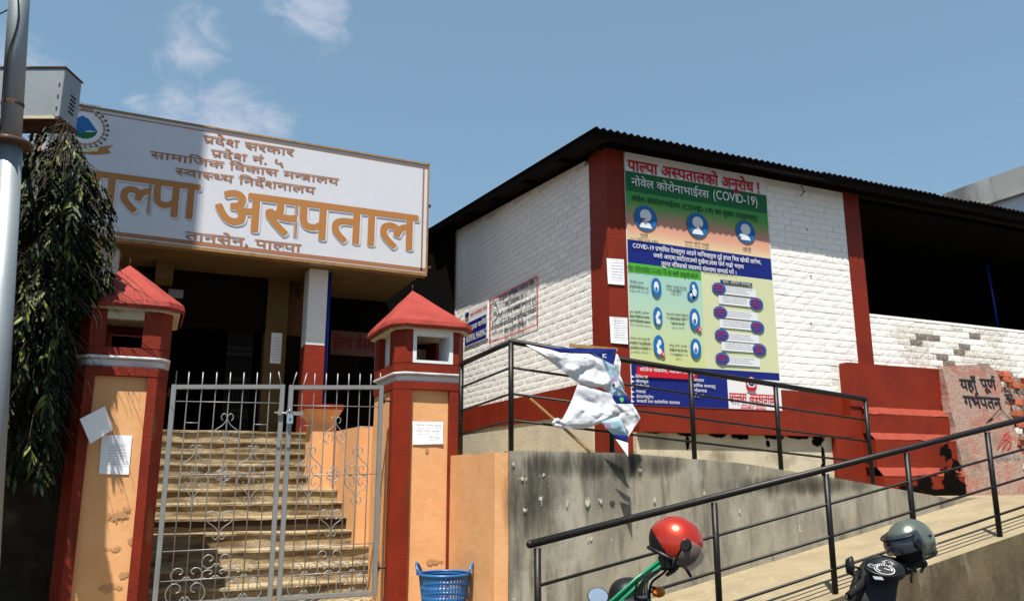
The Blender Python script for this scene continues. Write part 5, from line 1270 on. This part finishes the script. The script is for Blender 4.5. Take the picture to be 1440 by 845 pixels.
# loose sprays that stand out in front of the crown
for (x, y, n_) in [(20, 575, 9), (60, 600, 10), (35, 500, 8), (95, 590, 8), (25, 610, 7), (75, 545, 8), (100, 520, 6), (100, 330, 7), (88, 262, 6), (110, 285, 5), (70, 395, 7), (95, 415, 5), (30, 420, 5), (110, 365, 5), (55, 470, 7), (118, 590, 4), (40, 545, 6)]:
    c = on(x, y - 12, D=6.75 + (.35 if x < 105 else .55))
    for q in range(n_):
        leaves.append((c + Vector((rnd.uniform(-.06, .06), rnd.uniform(-.03, .03), rnd.uniform(-.07, .07))), rnd.uniform(0, 6.28), R_(-rnd.uniform(35, 85)), rnd.uniform(.13, .21), rnd.uniform(-.5, .5)))
def lmat(b, yaw, pit, s, roll): return Matrix.Translation(b) @ Matrix.Rotation(yaw, 4, 'Z') @ Matrix.Rotation(pit, 4, 'X') @ Matrix.Rotation(roll, 4, 'Y') @ Matrix.Scale(s, 4)
def score(l):
    b = l[0]
    if b.x < -.142 * b.y - .05: return 9
    # facing outward to the street comes first
    return b.y + (0 if b.x > -1.9 else 5)
leaves = [(sq(l[0]) if -1.7 < l[0].x and l[0].y > 7.4 and l[0].z < 4.8 else l[0],) + tuple(l[1:]) for l in leaves]
leaves.sort(key=score)
proto = None
for i, l in enumerate(leaves[:300]):
    me = lm[4] if rnd.random() < .35 else rnd.choice(lm[:4])
    o = bpy.data.objects.new('leaf', me) if proto is None else proto.copy()
    if proto is None: proto = o
    o.data = me; COL.objects.link(o); o.parent = TR_
    o.matrix_local = Matrix.Translation(-Vector(TR_.location)) @ lmat(*l)
mb = MB()
for l in leaves[300:]:
    me = rnd.choice(lm[:4]); Mx = lmat(*l); mb.add([Mx @ v.co for v in me.vertices], [tuple(p.vertices) for p in me.polygons], 1 if rnd.random() < .12 else 0, True)
mb.build('foliage', [M['leaf'], M['leaf2']], TR_, norm=False)['kind'] = 'stuff'
# bare wisps at the top
mb = MB()
for (x0, y0, x1, y1) in [(95, 215, 150, 250), (90, 210, 75, 160), (85, 215, 100, 175), (92, 212, 118, 178), (80, 220, 40, 215), (95, 208, 135, 215), (85, 212, 55, 195), (92, 210, 108, 200)]:
    a = on(x0, y0, D=7.0); b = on(x1, y1, D=6.9); mb.tube(smooth_pts([a, a.lerp(b, .5) + Vector((0, 0, .03)), b], 3), .0028, 4)
mb.build('twigs', M['bark'], TR_)['kind'] = 'stuff'

# compound wall behind the tree
CW = thing('compound_wall', (-5, 8.9, 0), 'dark wall in deep shade behind the tree, left of the gate pillar', 'wall')
M['wall_shade'] = mat('shaded_wall', (.03, .024, .016), .95, [((.11, .075, .04), 3, 10, .58, .72, .7), ((.01, .008, .006), 5, 8, .45, .65, .7)], (26, .5, .02))  # deep shade under the tree is put into the wall colour
o = MB().box(-14, 8.75, 0, -.66, 9.0, 2.35).build('wall_face', M['wall_shade'], CW)
MB().box(-14, 8.70, 2.351, -.66, 9.05, 2.42).build('coping', M['wall_shade'], CW)
MB().box(-1.75, 8.60, .0, -1.45, 8.749, 2.35).build('buttress', M['dark_wood'], CW)
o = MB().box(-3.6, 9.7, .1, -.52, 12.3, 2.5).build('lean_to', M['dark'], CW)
# added stand-in tower out of the frame at left whose shade crosses the signboard
TW = thing('sign_shade_blocker', (-3.0, 7.9, 0), 'tall added stand-in tower beyond the left edge of the view', 'blocker')
u0, u1 = on(113, 240, Y=SY).x, on(286, 240, Y=SY).x
t_ = 13.5; ya = SY - .36 * t_; xa, xb = u0 - .25 * t_, u1 - .25 * t_
MB().box(xa, ya, 4.3 + t_, xb, ya + 1.2, 7.6 + t_).build('tank', M['far_conc'], TW)  # block sized only to cast the straight-edged shade on the sign
MB().tube([(xa - .15 , ya + .2, 0), (xa - .15, ya + .2, 4.5 + t_)], .08, 8).tube([(xa - .15, ya + .2, 4.4 + t_), (xb, ya + .2, 4.4 + t_)], .08, 8).build('blocker_post', M['black_iron'], TW)

# ------------------------------------------------------------------ motorbikes and helmets
def helmet(name, label, c, face, up, s, shell_m, visor_m, dark_visor):
    """open face helmet: face = direction it looks, up = its crown"""
    face = Vector(face).normalized(); up = Vector(up); up = (up - face * up.dot(face)).normalized(); sd = up.cross(face)
    C_ = Vector(c)
    t = thing(name, C_, label, 'helmet')
    def W(p): return C_ + (face * p[0] + sd * p[1] + up * p[2]) * s
    def shell(R, keep, mtl, nm, nu=112, nv=72, wob=0):
        vs = []; idx = {}
        for j in range(nv + 1):
            ph = math.pi * j / nv - math.pi / 2
            for i in range(nu):
                th = 2 * math.pi * i / nu
                x, y, z = math.cos(ph) * math.cos(th), math.cos(ph) * math.sin(th), math.sin(ph)
                k = 1 + .06 * max(0, -x) * (1 - abs(z)) + .03 * max(0, z)
                vs.append(Vector((x * R[0] * k, y * R[1], z * R[2])))
        fs = [(j * nu + i, j * nu + (i + 1) % nu, (j + 1) * nu + (i + 1) % nu, (j + 1) * nu + i) for j in range(nv) for i in range(nu)]
        fs = [f for f in fs if keep(sum((vs[q] for q in f), Vector()) / 4)]
        mb = MB(); mb.add([W(v) for v in vs], fs, 0, True); o = mb.build(nm, mtl, t)
        bm = bmesh.new(); bm.from_mesh(o.data); bmesh.ops.delete(bm, geom=[v for v in bm.verts if not v.link_faces], context='VERTS'); bmesh.ops.remove_doubles(bm, verts=bm.verts, dist=.0005); bm.to_mesh(o.data); bm.free()
        return o
    opening = lambda v: v.x > .045 + .05 * max(0, -v.z - .02) * 0 and v.z < .035 + .25 * (v.x - .1)
    o = shell((.142, .122, .138), lambda v: v.z > -.085 + .25 * (v.x * .3) and not (opening(v) and v.z > -.2), shell_m, 'shell')
    md = o.modifiers.new('Solidify', 'SOLIDIFY'); md.thickness = .006 * s; md.offset = -1
    shell((.132, .113, .129), lambda v: v.z > -.10, M['rubber'], 'liner')
    if not dark_visor:
        o = shell((.1432, .1232, .1392), lambda v: -.100 < v.z < -.040 - .55 * (v.x + .07) and v.x < .03, M['plastic'], 'lower_band')
        MB().bar(W((-.128, .035, .055)), W((-.110, .068, .058)), .004, .008).build('decal', M['white'], t)
    # black edge trim at the bottom, cheek pads
    P = [W((.140 * math.cos(a) * .84 * (1 if math.cos(a) < 0 else .55), .122 * math.sin(a) * .82, -.088 + .004 * math.cos(a))) for a in [i * math.pi / 14 for i in range(29)]]
    MB().tube(P, .012 * s, 7, caps=False).build('trim', M['plastic'], t)
    for q in (-1, 1):
        MB().lathe([(0, -.008), (.026, -.006), (.030, .0), (.022, .010), (0, .012)], (0, 0, 0), 18, axis='y')
        mb = MB(); n = 18
        ctr = (.058, q * .108, .012)
        ringp = [W((ctr[0] + .030 * math.cos(a), ctr[1] + q * .006, ctr[2] + .036 * math.sin(a))) for a in [i * 2 * math.pi / n for i in range(n)]]
        ring2 = [W((ctr[0] + .022 * math.cos(a), ctr[1] + q * .020, ctr[2] + .028 * math.sin(a))) for a in [i * 2 * math.pi / n for i in range(n)]]
        mb.add(ringp + ring2, [(i, (i + 1) % n, n + (i + 1) % n, n + i) for i in range(n)] + [tuple(range(n, 2 * n))])
        mb.build('visor_pivot', M['plastic'], t)
        MB().tube([W((.03, q * .10, -.07)), W((.05, q * .08, -.13)), W((.03, q * .02, -.17))], .009 * s, 6).build('chin_strap', M['plastic'], t)
    hi = .045 if not dark_visor else .085
    lo_ = -.095 if not dark_visor else -.028
    o = shell((.162, .133, .150) if not dark_visor else (.175, .130, .146), lambda v: v.x > (.052 if not dark_visor else .015) and lo_ < v.z < hi, visor_m, 'visor')
    if not dark_visor: return t
    sg = 1 if sd.dot(CAM - C_) > 0 else -1
    o = MB(); c_ = W((-.078, sg * .108, -.036)); nn_ = (c_ - C_).normalized(); a_ = nn_.cross(up).normalized(); b_ = a_.cross(nn_)
    o.add([c_ + nn_ * .004 + a_ * .014 * math.cos(q) + b_ * .014 * math.sin(q) for q in [i * math.pi / 3 for i in range(6)]], [tuple(range(6))]).build('sticker', M['white'], t)
    for q in range(5):
        p0 = W((-.030 + q * .001, sg * .1215, -.030 - q * .010)); p1 = W((-.055, sg * .1195, -.032 - q * .010)); MB().tube([p0, p1], .0018, 5).build('vent_slot', M['plastic'], t)
    MB().lathe([(0, -.004), (.006, -.004), (.006, .004), (0, .004)], W((-.05, sg * .118, .022)), 8, axis='y').build('stud', M['plastic'], t)
    mb = MB()
    P = [W((.165 * math.cos(a), .135 * math.sin(a), hi - .02)) for a in [R_(-68 + i * 8) for i in range(18)]]
    mb.tube(P, .007 * s, 6); mb.build('peak', M['plastic'] if dark_visor else shell_m, t)
    return t
D1 = 4.05
hc = on(951, 763, D=D1 + .02)
hd = (R0 * .86 - F0 * .35 - UZ * .20); hu = (UZ + R0 * .05 - F0 * .1)
HR_ = helmet('helmet', 'glossy red open face helmet with clear visor hung on the motorbike handlebar', hc, R0 * .86 - F0 * .30 - UZ * .48, UZ * .86 + R0 * .42, .90, M['helm_red'], M['tint'], False)
D2 = 4.05
hc2 = on(1281, 762, D=D2)
HG = helmet('helmet', 'olive grey open face helmet with dark visor resting on the black scooter', hc2, -R0 * .9 - F0 * .30 - UZ * .30, UZ * .9 - R0 * .25, .79, M['helm_grey'], M['tint_d'], True)
def wheel(t, c, ax, r, tw):
    c = Vector(c); ax = Vector(ax).normalized(); u = UZ; w_ = ax.cross(u)
    n = 28; mb = MB(); vs = []; prof = [(r - .09, -tw * .3), (r - .05, -tw * .5), (r - .01, -tw * .3), (r, 0), (r - .01, tw * .3), (r - .05, tw * .5), (r - .09, tw * .3)]
    for i in range(n):
        a = 2 * math.pi * i / n; d = u * math.sin(a) + w_ * math.cos(a)
        vs += [c + d * p[0] + ax * p[1] for p in prof]
    k = len(prof); mb.add(vs, [(i * k + j, ((i + 1) % n) * k + j, ((i + 1) % n) * k + (j + 1) % k, i * k + (j + 1) % k) for i in range(n) for j in range(k)], 0, True)
    wt = thing_child('wheel', c, t); mb.build('tyre', M['rubber'], wt)
    mb = MB(); 
    for s in (-1, 1):
        mb.tube([c + (u * math.sin(a) + w_ * math.cos(a)) * (r - .085) + ax * s * tw * .28 for a in [i * math.pi / 12 for i in range(25)]], .01, 6, caps=False)
    for i in range(6):
        a = i * math.pi / 3; mb.bar(c, c + (u * math.sin(a) + w_ * math.cos(a)) * (r - .085), .03, .02, up=ax)
    mb.tube([c - ax * .06, c + ax * .06], .035, 12)
    mb.build('rim', M['black_iron'], wt)
def thing_child(name, loc, parent):
    o = bpy.data.objects.new(name, None); COL.objects.link(o); o.parent = parent; o.location = Vector(loc) - parent_world(parent); o.empty_display_size = .05; return o

# --- bike 1
BKE = thing('motorbike', tuple((on(885, 840, D=4.0) - UZ * on(885, 840, D=4.0).z)), 'black motorbike with green sleeved fork and round mirror, parked below the concrete wall', 'motorbike')
hd1 = on(892, 838, D=4.05); fwd = (F0 * .9 - R0 * .45).normalized(); lat = Vector((fwd.y, -fwd.x, 0))
g0 = Vector((hd1.x, hd1.y, 0))
# fork tubes in green sleeves, running from the grip clamp down to the front wheel
rg = on(941, 787, D=4.02); lg = on(846, 862, D=4.02)
for k in range(4):
    o_ = R0 * (.017 * (k - 1.5)) + F0 * (.012 * (k % 2))
    MB().tube([rg - R0 * .015 + o_, on(905, 812, D=3.98) + o_ * 1.2, on(866, 848, D=3.95) + o_ * 1.3, on(848, 866, D=3.98) + o_], .0085, 7).build('green_sleeve', M['green_wrap'], BKE)
MB().tube(smooth_pts([rg + R0 * .02, on(925, 800, D=4.02), on(910, 812, D=4.04), on(905, 850, D=4.06), on(898, 880, D=4.08)], 4), .011, 8).build('handlebar', M['chrome'], BKE)
MB().tube(smooth_pts([rg + R0 * .035, on(932, 806, D=4.04), on(915, 822, D=4.06), on(913, 860, D=4.08)], 4), .006, 6).build('cable', M['rubber'], BKE)
MB().tube(smooth_pts([on(898, 870, D=4.06), on(880, 872, D=4.02), lg], 4), .011, 8).build('handlebar', M['chrome'], BKE)
MB().tube([rg - R0 * .05 - UZ * .03, rg + R0 * .08 + UZ * .06], .019, 10).build('grip', M['rubber'], BKE)
MB().box(rg.x - .05, rg.y - .03, rg.z - .045, rg.x + .05, rg.y + .03, rg.z + .03).build('switch_box', M['plastic'], BKE, bevel=.012)
MB().tube(smooth_pts([rg + R0 * .02, rg + R0 * .07 - UZ * .03, rg + R0 * .10 - UZ * .075], 3), .008, 6).build('brake_lever', M['plastic'], BKE)
MB().tube(smooth_pts([rg - R0 * .03 + UZ * .02, rg - R0 * .055 + UZ * .045, rg - R0 * .02 + UZ * .09], 3), .010, 6).build('mirror_stem', M['plastic'], BKE)
# round mirror at the left end
mc_ = on(841, 838, D=3.98); nm = (CAM - mc_).normalized(); nm = (nm + UZ * .50 + R0 * .0).normalized(); mu = nm.cross(R0).normalized(); mr_ = R0
n = 26; rr = .046
def ringd(r, off, sx=1.0, sy=.85): return [mc_ + mr_ * math.cos(a) * r * sx + mu * math.sin(a) * r * sy + nm * off for a in [i * 2 * math.pi / n for i in range(n)]]
MB().add(ringd(rr, .004), [tuple(range(n))]).build('mirror_glass', M['mirror'], BKE)
mb = MB(); A, B, C2 = ringd(rr, .004), ringd(rr * 1.10, .002), ringd(rr * .8, -.03)
mb.add(A + B + C2, [(i, (i + 1) % n, n + (i + 1) % n, n + i) for i in range(n)] + [(n + i, n + (i + 1) % n, 2 * n + (i + 1) % n, 2 * n + i) for i in range(n)] + [tuple(range(2 * n, 3 * n))], 0, True)
mb.build('mirror_shell', M['plastic'], BKE); MB().tube(smooth_pts([mc_ - nm * .02, mc_ - UZ * .05, on(862, 866, D=4.0)], 3), .007, 6).build('mirror_stem', M['plastic'], BKE)
# headlamp cowl and meters
cw = on(885, 846, D=4.18)
def blob(c, rx, ry, rz, ax, m_, nm_, parent, cut=None, tilt=0):
    a1, a2, a3 = ax; mb = MB(); nu, nv = 24, 16; vs = []
    for j in range(nv + 1):
        ph = math.pi * j / nv - math.pi / 2
        for i in range(nu):
            th = 2 * math.pi * i / nu; sq = lambda v: math.copysign(abs(v) ** .85, v)
            vs.append(Vector(c) + a1 * rx * sq(math.cos(ph) * math.cos(th)) + a2 * ry * sq(math.cos(ph) * math.sin(th)) + a3 * rz * sq(math.sin(ph)))
    mb.add(vs, [(j * nu + i, j * nu + (i + 1) % nu, (j + 1) * nu + (i + 1) % nu, (j + 1) * nu + i) for j in range(nv) for i in range(nu)], 0, True)
    return mb.build(nm_, m_, parent)
blob(cw, .105, .10, .115, (R0, F0, UZ), M['plastic'], 'headlamp_cowl', BKE)
blob(on(898, 850, D=4.0), .07, .035, .035, (R0, F0, UZ), M['plastic'], 'meter', BKE)
MB().box(cw.x + .16, cw.y - .1, cw.z - .09, cw.x + .24, cw.y - .03, cw.z + .0).build('reservoir', M['plastic'], BKE, bevel=.02)
# meters, winkers, key, cables round the steering head
for (x, y, d, rr_) in ((884, 843, 3.95, .030), (903, 838, 3.96, .027)):
    c = on(x, y, D=d); ax_ = ((CAM - c).normalized() * .4 + UZ).normalized(); u_ = ax_.cross(R0).normalized()
    ringp = [c + (R0 * math.cos(a) + u_ * math.sin(a)) * rr_ for a in [i * math.pi / 10 for i in range(20)]]
    MB().add(ringp + [p - ax_ * .04 for p in ringp], [(i, (i + 1) % 20, 20 + (i + 1) % 20, 20 + i) for i in range(20)] + [tuple(range(20))], 0).build('meter', M['chrome'] if rr_ > .028 else M['plastic'], BKE)
    MB().add([c + ax_ * .002 + (p - c) * .86 for p in ringp], [tuple(range(20))]).build('dial_face', M['dial'], BKE)
for k in range(3): MB().tube(smooth_pts([on(928 - 4 * k, 800 + 3 * k, D=4.0), on(917 - 3 * k, 806, D=3.96), on(905 - 5 * k, 822, D=3.95), on(899 - 3 * k, 850, D=3.98)], 4), .0045, 6).build('cable', M['rubber'], BKE)
blob_c = on(926, 832, D=4.12)
MB().tube([on(915, 824, D=4.1), on(924, 828, D=4.12)], .008, 6).build('winker_stem', M['plastic'], BKE)
MB().lathe([(0, -.03), (.018, -.025), (.026, 0), (.02, .025), (0, .03)], blob_c, 14, axis='x').build('winker', mat('amber_lens', (.6, .16, .01), .25), BKE)
sdx = hd1
tank = Vector((g0.x, g0.y, .80)) - fwd * .34; seat = Vector((g0.x, g0.y, .77)) - fwd * .80
blob(tank, .24, .13, .13, (fwd, lat, UZ), M['helm_red'] if False else M['plastic'], 'tank', BKE)
blob(seat, .34, .12, .06, (fwd, lat, UZ), M['rubber'], 'seat', BKE)
blob(Vector((g0.x, g0.y, .42)) - fwd * .35, .2, .12, .16, (fwd, lat, UZ), M['black_iron'], 'engine', BKE)
fw = Vector((g0.x, g0.y, .30)) + fwd * .28; rw_ = Vector((g0.x, g0.y, .30)) - fwd * 1.0
wheel(BKE, fw, lat, .30, .08); wheel(BKE, rw_, lat, .30, .10)
for s in (-1, 1):
    MB().tube([fw + lat * s * .07, Vector((g0.x, g0.y, .93)) + lat * s * .07], .018, 8).build('fork', M['chrome'], BKE)
    MB().tube([rw_ + lat * s * .09, Vector((g0.x, g0.y, .38)) - fwd * .45 + lat * s * .07], .02, 8).build('swing_arm', M['black_iron'], BKE)
MB().tube([Vector((g0.x, g0.y, .9)), Vector((g0.x, g0.y, .65)) - fwd * .3, Vector((g0.x, g0.y, .60)) - fwd * .95], .025, 8).build('frame', M['black_iron'], BKE)
MB().tube([Vector((g0.x, g0.y, .95)), hd1 - UZ * .02], .03, 8).build('steering_head', M['black_iron'], BKE)
MB().tube([Vector((g0.x, g0.y, .35)) - fwd * .5 - lat * .06, Vector((g0.x, g0.y, 0)) - fwd * .45 - lat * .25], .012, 6).build('side_stand', M['black_iron'], BKE)

# --- scooter
D = 4.0; sc = on(1243, 800, D=D)
s0 = Vector((sc.x, sc.y, 0)); fwd2 = (F0 * .80 + R0 * .45).normalized(); lat2 = Vector((fwd2.y, -fwd2.x, 0))
SCO = thing('scooter', tuple(s0), 'black scooter with round white ringed dials, parked below the right part of the ramp', 'scooter')
# head fairing: outline seen from above/behind, a shaped hood
hood_out = [(1199, 845), (1202, 828), (1207, 812), (1214, 800), (1222, 789), (1234, 782), (1248, 781), (1262, 784), (1272, 789), (1284, 791), (1289, 797), (1280, 803), (1264, 806), (1260, 815), (1257, 828), (1255, 845), (1252, 862), (1203, 862)]
n = len(hood_out)
A = [on(x, y, D=D + .035 + .0016 * (845 - y) * .5) for x, y in hood_out]; ctr = sum(A, Vector()) / n
cl = on(1240, 812, D=D - .02)
mb = MB(); rings = []
for k, (f_, dd) in enumerate([(1.0, .06), (1.0, .0), (.93, -.035), (.78, -.055), (.45, -.06)]):
    rings.append([ctr.lerp(a, f_) + F0 * dd for a in A])
vs = [p for r in rings for p in r] + [ctr - F0 * .06]
mb.add(vs, [(k * n + i, k * n + (i + 1) % n, (k + 1) * n + (i + 1) % n, (k + 1) * n + i) for k in range(4) for i in range(n)] + [(4 * n + i, 4 * n + (i + 1) % n, 5 * n) for i in range(n)] + [tuple(range(n))], 0, True)
mb.build('head_fairing', mat('matt_black_plastic', (.017, .018, .018), .55, [((.04, .04, .038), 30, 6, .6, .75, .4)]), SCO)
# instrument binnacle: a bowl with dials on a plane tilted toward the rider
bn = on(1243, 797, D=D - .045); bnn = ((CAM - bn).normalized() * .55 + UZ * .85).normalized(); bu = bnn.cross(R0).normalized()
bu = -bu if bu.z < 0 else bu
def bd(x, y, off=0): return bn + R0 * x + bu * y + bnn * off
def bdisc(x, y, r, m_, off, nm_='dial', sx=1.25, n=24): return MB().add([bd(x + math.cos(a) * r * sx, y + math.sin(a) * r, off) for a in [i * 2 * math.pi / n for i in range(n)]], [tuple(range(n))]).build(nm_, m_, SCO)
mb = MB(); n = 28
rims = [[bd(math.cos(a) * r * 1.25, math.sin(a) * r, o_) for a in [i * 2 * math.pi / n for i in range(n)]] for r, o_ in ((.070, -.03), (.074, .000), (.070, .006), (.066, .004), (.062, -.004))]
mb.add([p for r in rims for p in r], [(k * n + i, k * n + (i + 1) % n, (k + 1) * n + (i + 1) % n, (k + 1) * n + i) for k in range(4) for i in range(n)] + [tuple(range(4 * n, 5 * n))], 0, True); mb.build('instrument_binnacle', M['plastic'], SCO)
def gauge(x, y, r):
    bdisc(x, y, r, M['white'], .000, 'dial_ring', 1.1); bdisc(x, y, r * .93, M['dial'], .0012, 'dial_face', 1.1)
    mb = MB()
    for i in range(13):
        a = R_(-30 + i * 20); p = bd(x + math.cos(a) * r * .80 * 1.1, y + math.sin(a) * r * .80, .0022); q = bd(x + math.cos(a) * r * .62 * 1.1, y + math.sin(a) * r * .62, .0022)
        mb.bar(p, q, r * .10, .0008, up=bnn)
    mb.bar(bd(x, y, .003), bd(x + r * .5, y - r * .3, .003), r * .07, .001, up=bnn); mb.build('dial_marks', M['white'], SCO)
gauge(-.004, -.014, .042); gauge(.034, .034, .021); gauge(-.052, .012, .016)
MB().add([bd(x, y, .006) for x, y in ((-.085, -.075), (-.045, -.082), (-.045, -.105), (-.085, -.10))], [(0, 1, 2, 3)]).build('ignition_lock', M['galv'], SCO)
# bars, grips, levers, mirrors
rg2 = on(1284, 797, D=D + .02); lg2 = on(1203, 826, D=D + .0)
MB().tube([on(1262, 797, D=D), on(1300, 792, D=D + .1)], .018, 10).build('grip', M['rubber'], SCO)
MB().tube([on(1214, 818, D=D), on(1193, 838, D=D - .05)], .018, 10).build('grip', M['rubber'], SCO)
MB().tube(smooth_pts([on(1205, 822, D=D - .03), on(1198, 832, D=D - .04), on(1190, 838, D=D - .05), on(1192, 842, D=D - .06)], 3), .006, 6).build('brake_lever', M['plastic'], SCO)
MB().tube(smooth_pts([on(1275, 800, D=D - .02), on(1283, 802, D=D - .02), on(1281, 812, D=D - .02), on(1282, 819, D=D - .02)], 3), .006, 6).build('brake_lever', M['plastic'], SCO)
MB().tube(smooth_pts([on(1260, 812, D=D - .02), on(1268, 813, D=D), on(1275, 805, D=D), on(1281, 800, D=D)], 3), .004, 6).build('cable', M['rubber'], SCO)
MB().tube(smooth_pts([on(1208, 812, D=D + .04), on(1210, 800, D=D + .04), on(1202, 797, D=D + .03)], 3), .006, 6).build('mirror_stem', M['plastic'], SCO)
mc_ = on(1196, 795.5, D=D + .02); nm = (R0 * .75 - F0 * .55 + UZ * .1).normalized(); mu = UZ; mr_ = UZ.cross(nm).normalized(); rr = .040; n = 26
MB().add(ringd(rr, .012, .72, 1.05), [tuple(range(n))]).build('mirror_glass', M['mirror'], SCO)
mb = MB(); A, B, C2 = ringd(rr, .012, .72, 1.05), ringd(rr * 1.1, .008, .72, 1.05), ringd(rr * .8, -.018, .72, 1.05)
mb.add(A + B + C2, [(i, (i + 1) % n, n + (i + 1) % n, n + i) for i in range(n)] + [(n + i, n + (i + 1) % n, 2 * n + (i + 1) % n, 2 * n + i) for i in range(n)] + [tuple(range(2 * n, 3 * n))], 0, True); mb.build('mirror_shell', M['plastic'], SCO)
MB().tube(smooth_pts([on(1272, 792, D=D + .06), on(1276, 780, D=D + .06), on(1281, 772, D=D + .05)], 3), .007, 6).build('mirror_stem', M['plastic'], SCO)
# body below
ap_ = [s0 + UZ * .90 + F0 * .04, s0 + UZ * .75 - fwd2 * .02, s0 + UZ * .42 - fwd2 * .10, s0 + UZ * .30 - fwd2 * .16]
mb = MB(); vs = []
for i, p in enumerate(ap_):
    w_ = (.13, .19, .20, .17)[i]
    vs += [p - lat2 * w_ , p - fwd2 * .05, p + lat2 * w_, p + fwd2 * .12]
mb.add(vs, [(i * 4 + j, i * 4 + (j + 1) % 4, (i + 1) * 4 + (j + 1) % 4, (i + 1) * 4 + j) for i in range(3) for j in range(4)] + [(0, 1, 2, 3), (12, 13, 14, 15)], 0, True); mb.build('leg_shield', M['plastic'], SCO)
fb = s0 - fwd2 * .40 + UZ * .28
MB().prism([fb + fwd2 * .28 - lat2 * .16, fb + fwd2 * .28 + lat2 * .16, fb - fwd2 * .2 + lat2 * .14, fb - fwd2 * .2 - lat2 * .14], (0, 0, .06)).build('floorboard', M['rubber'], SCO, bevel=.01)
blob(s0 - fwd2 * .92 + UZ * .55, .36, .17, .20, (fwd2, lat2, UZ), M['plastic'], 'body', SCO)
blob(s0 - fwd2 * .88 + UZ * .755, .36, .13, .05, (fwd2, lat2, UZ), M['rubber'], 'seat', SCO)
wheel(SCO, s0 + fwd2 * .22 + UZ * .22, lat2, .22, .09); wheel(SCO, s0 - fwd2 * 1.03 + UZ * .22, lat2, .22, .10)
MB().tube([s0 + fwd2 * .22 + UZ * .22 + lat2 * .07, s0 + fwd2 * .05 + UZ * .6], .022, 8).build('fork', M['black_iron'], SCO)
blob(s0 + fwd2 * .22 + UZ * .43, .2, .07, .035, (fwd2, lat2, UZ), M['plastic'], 'mudguard', SCO)
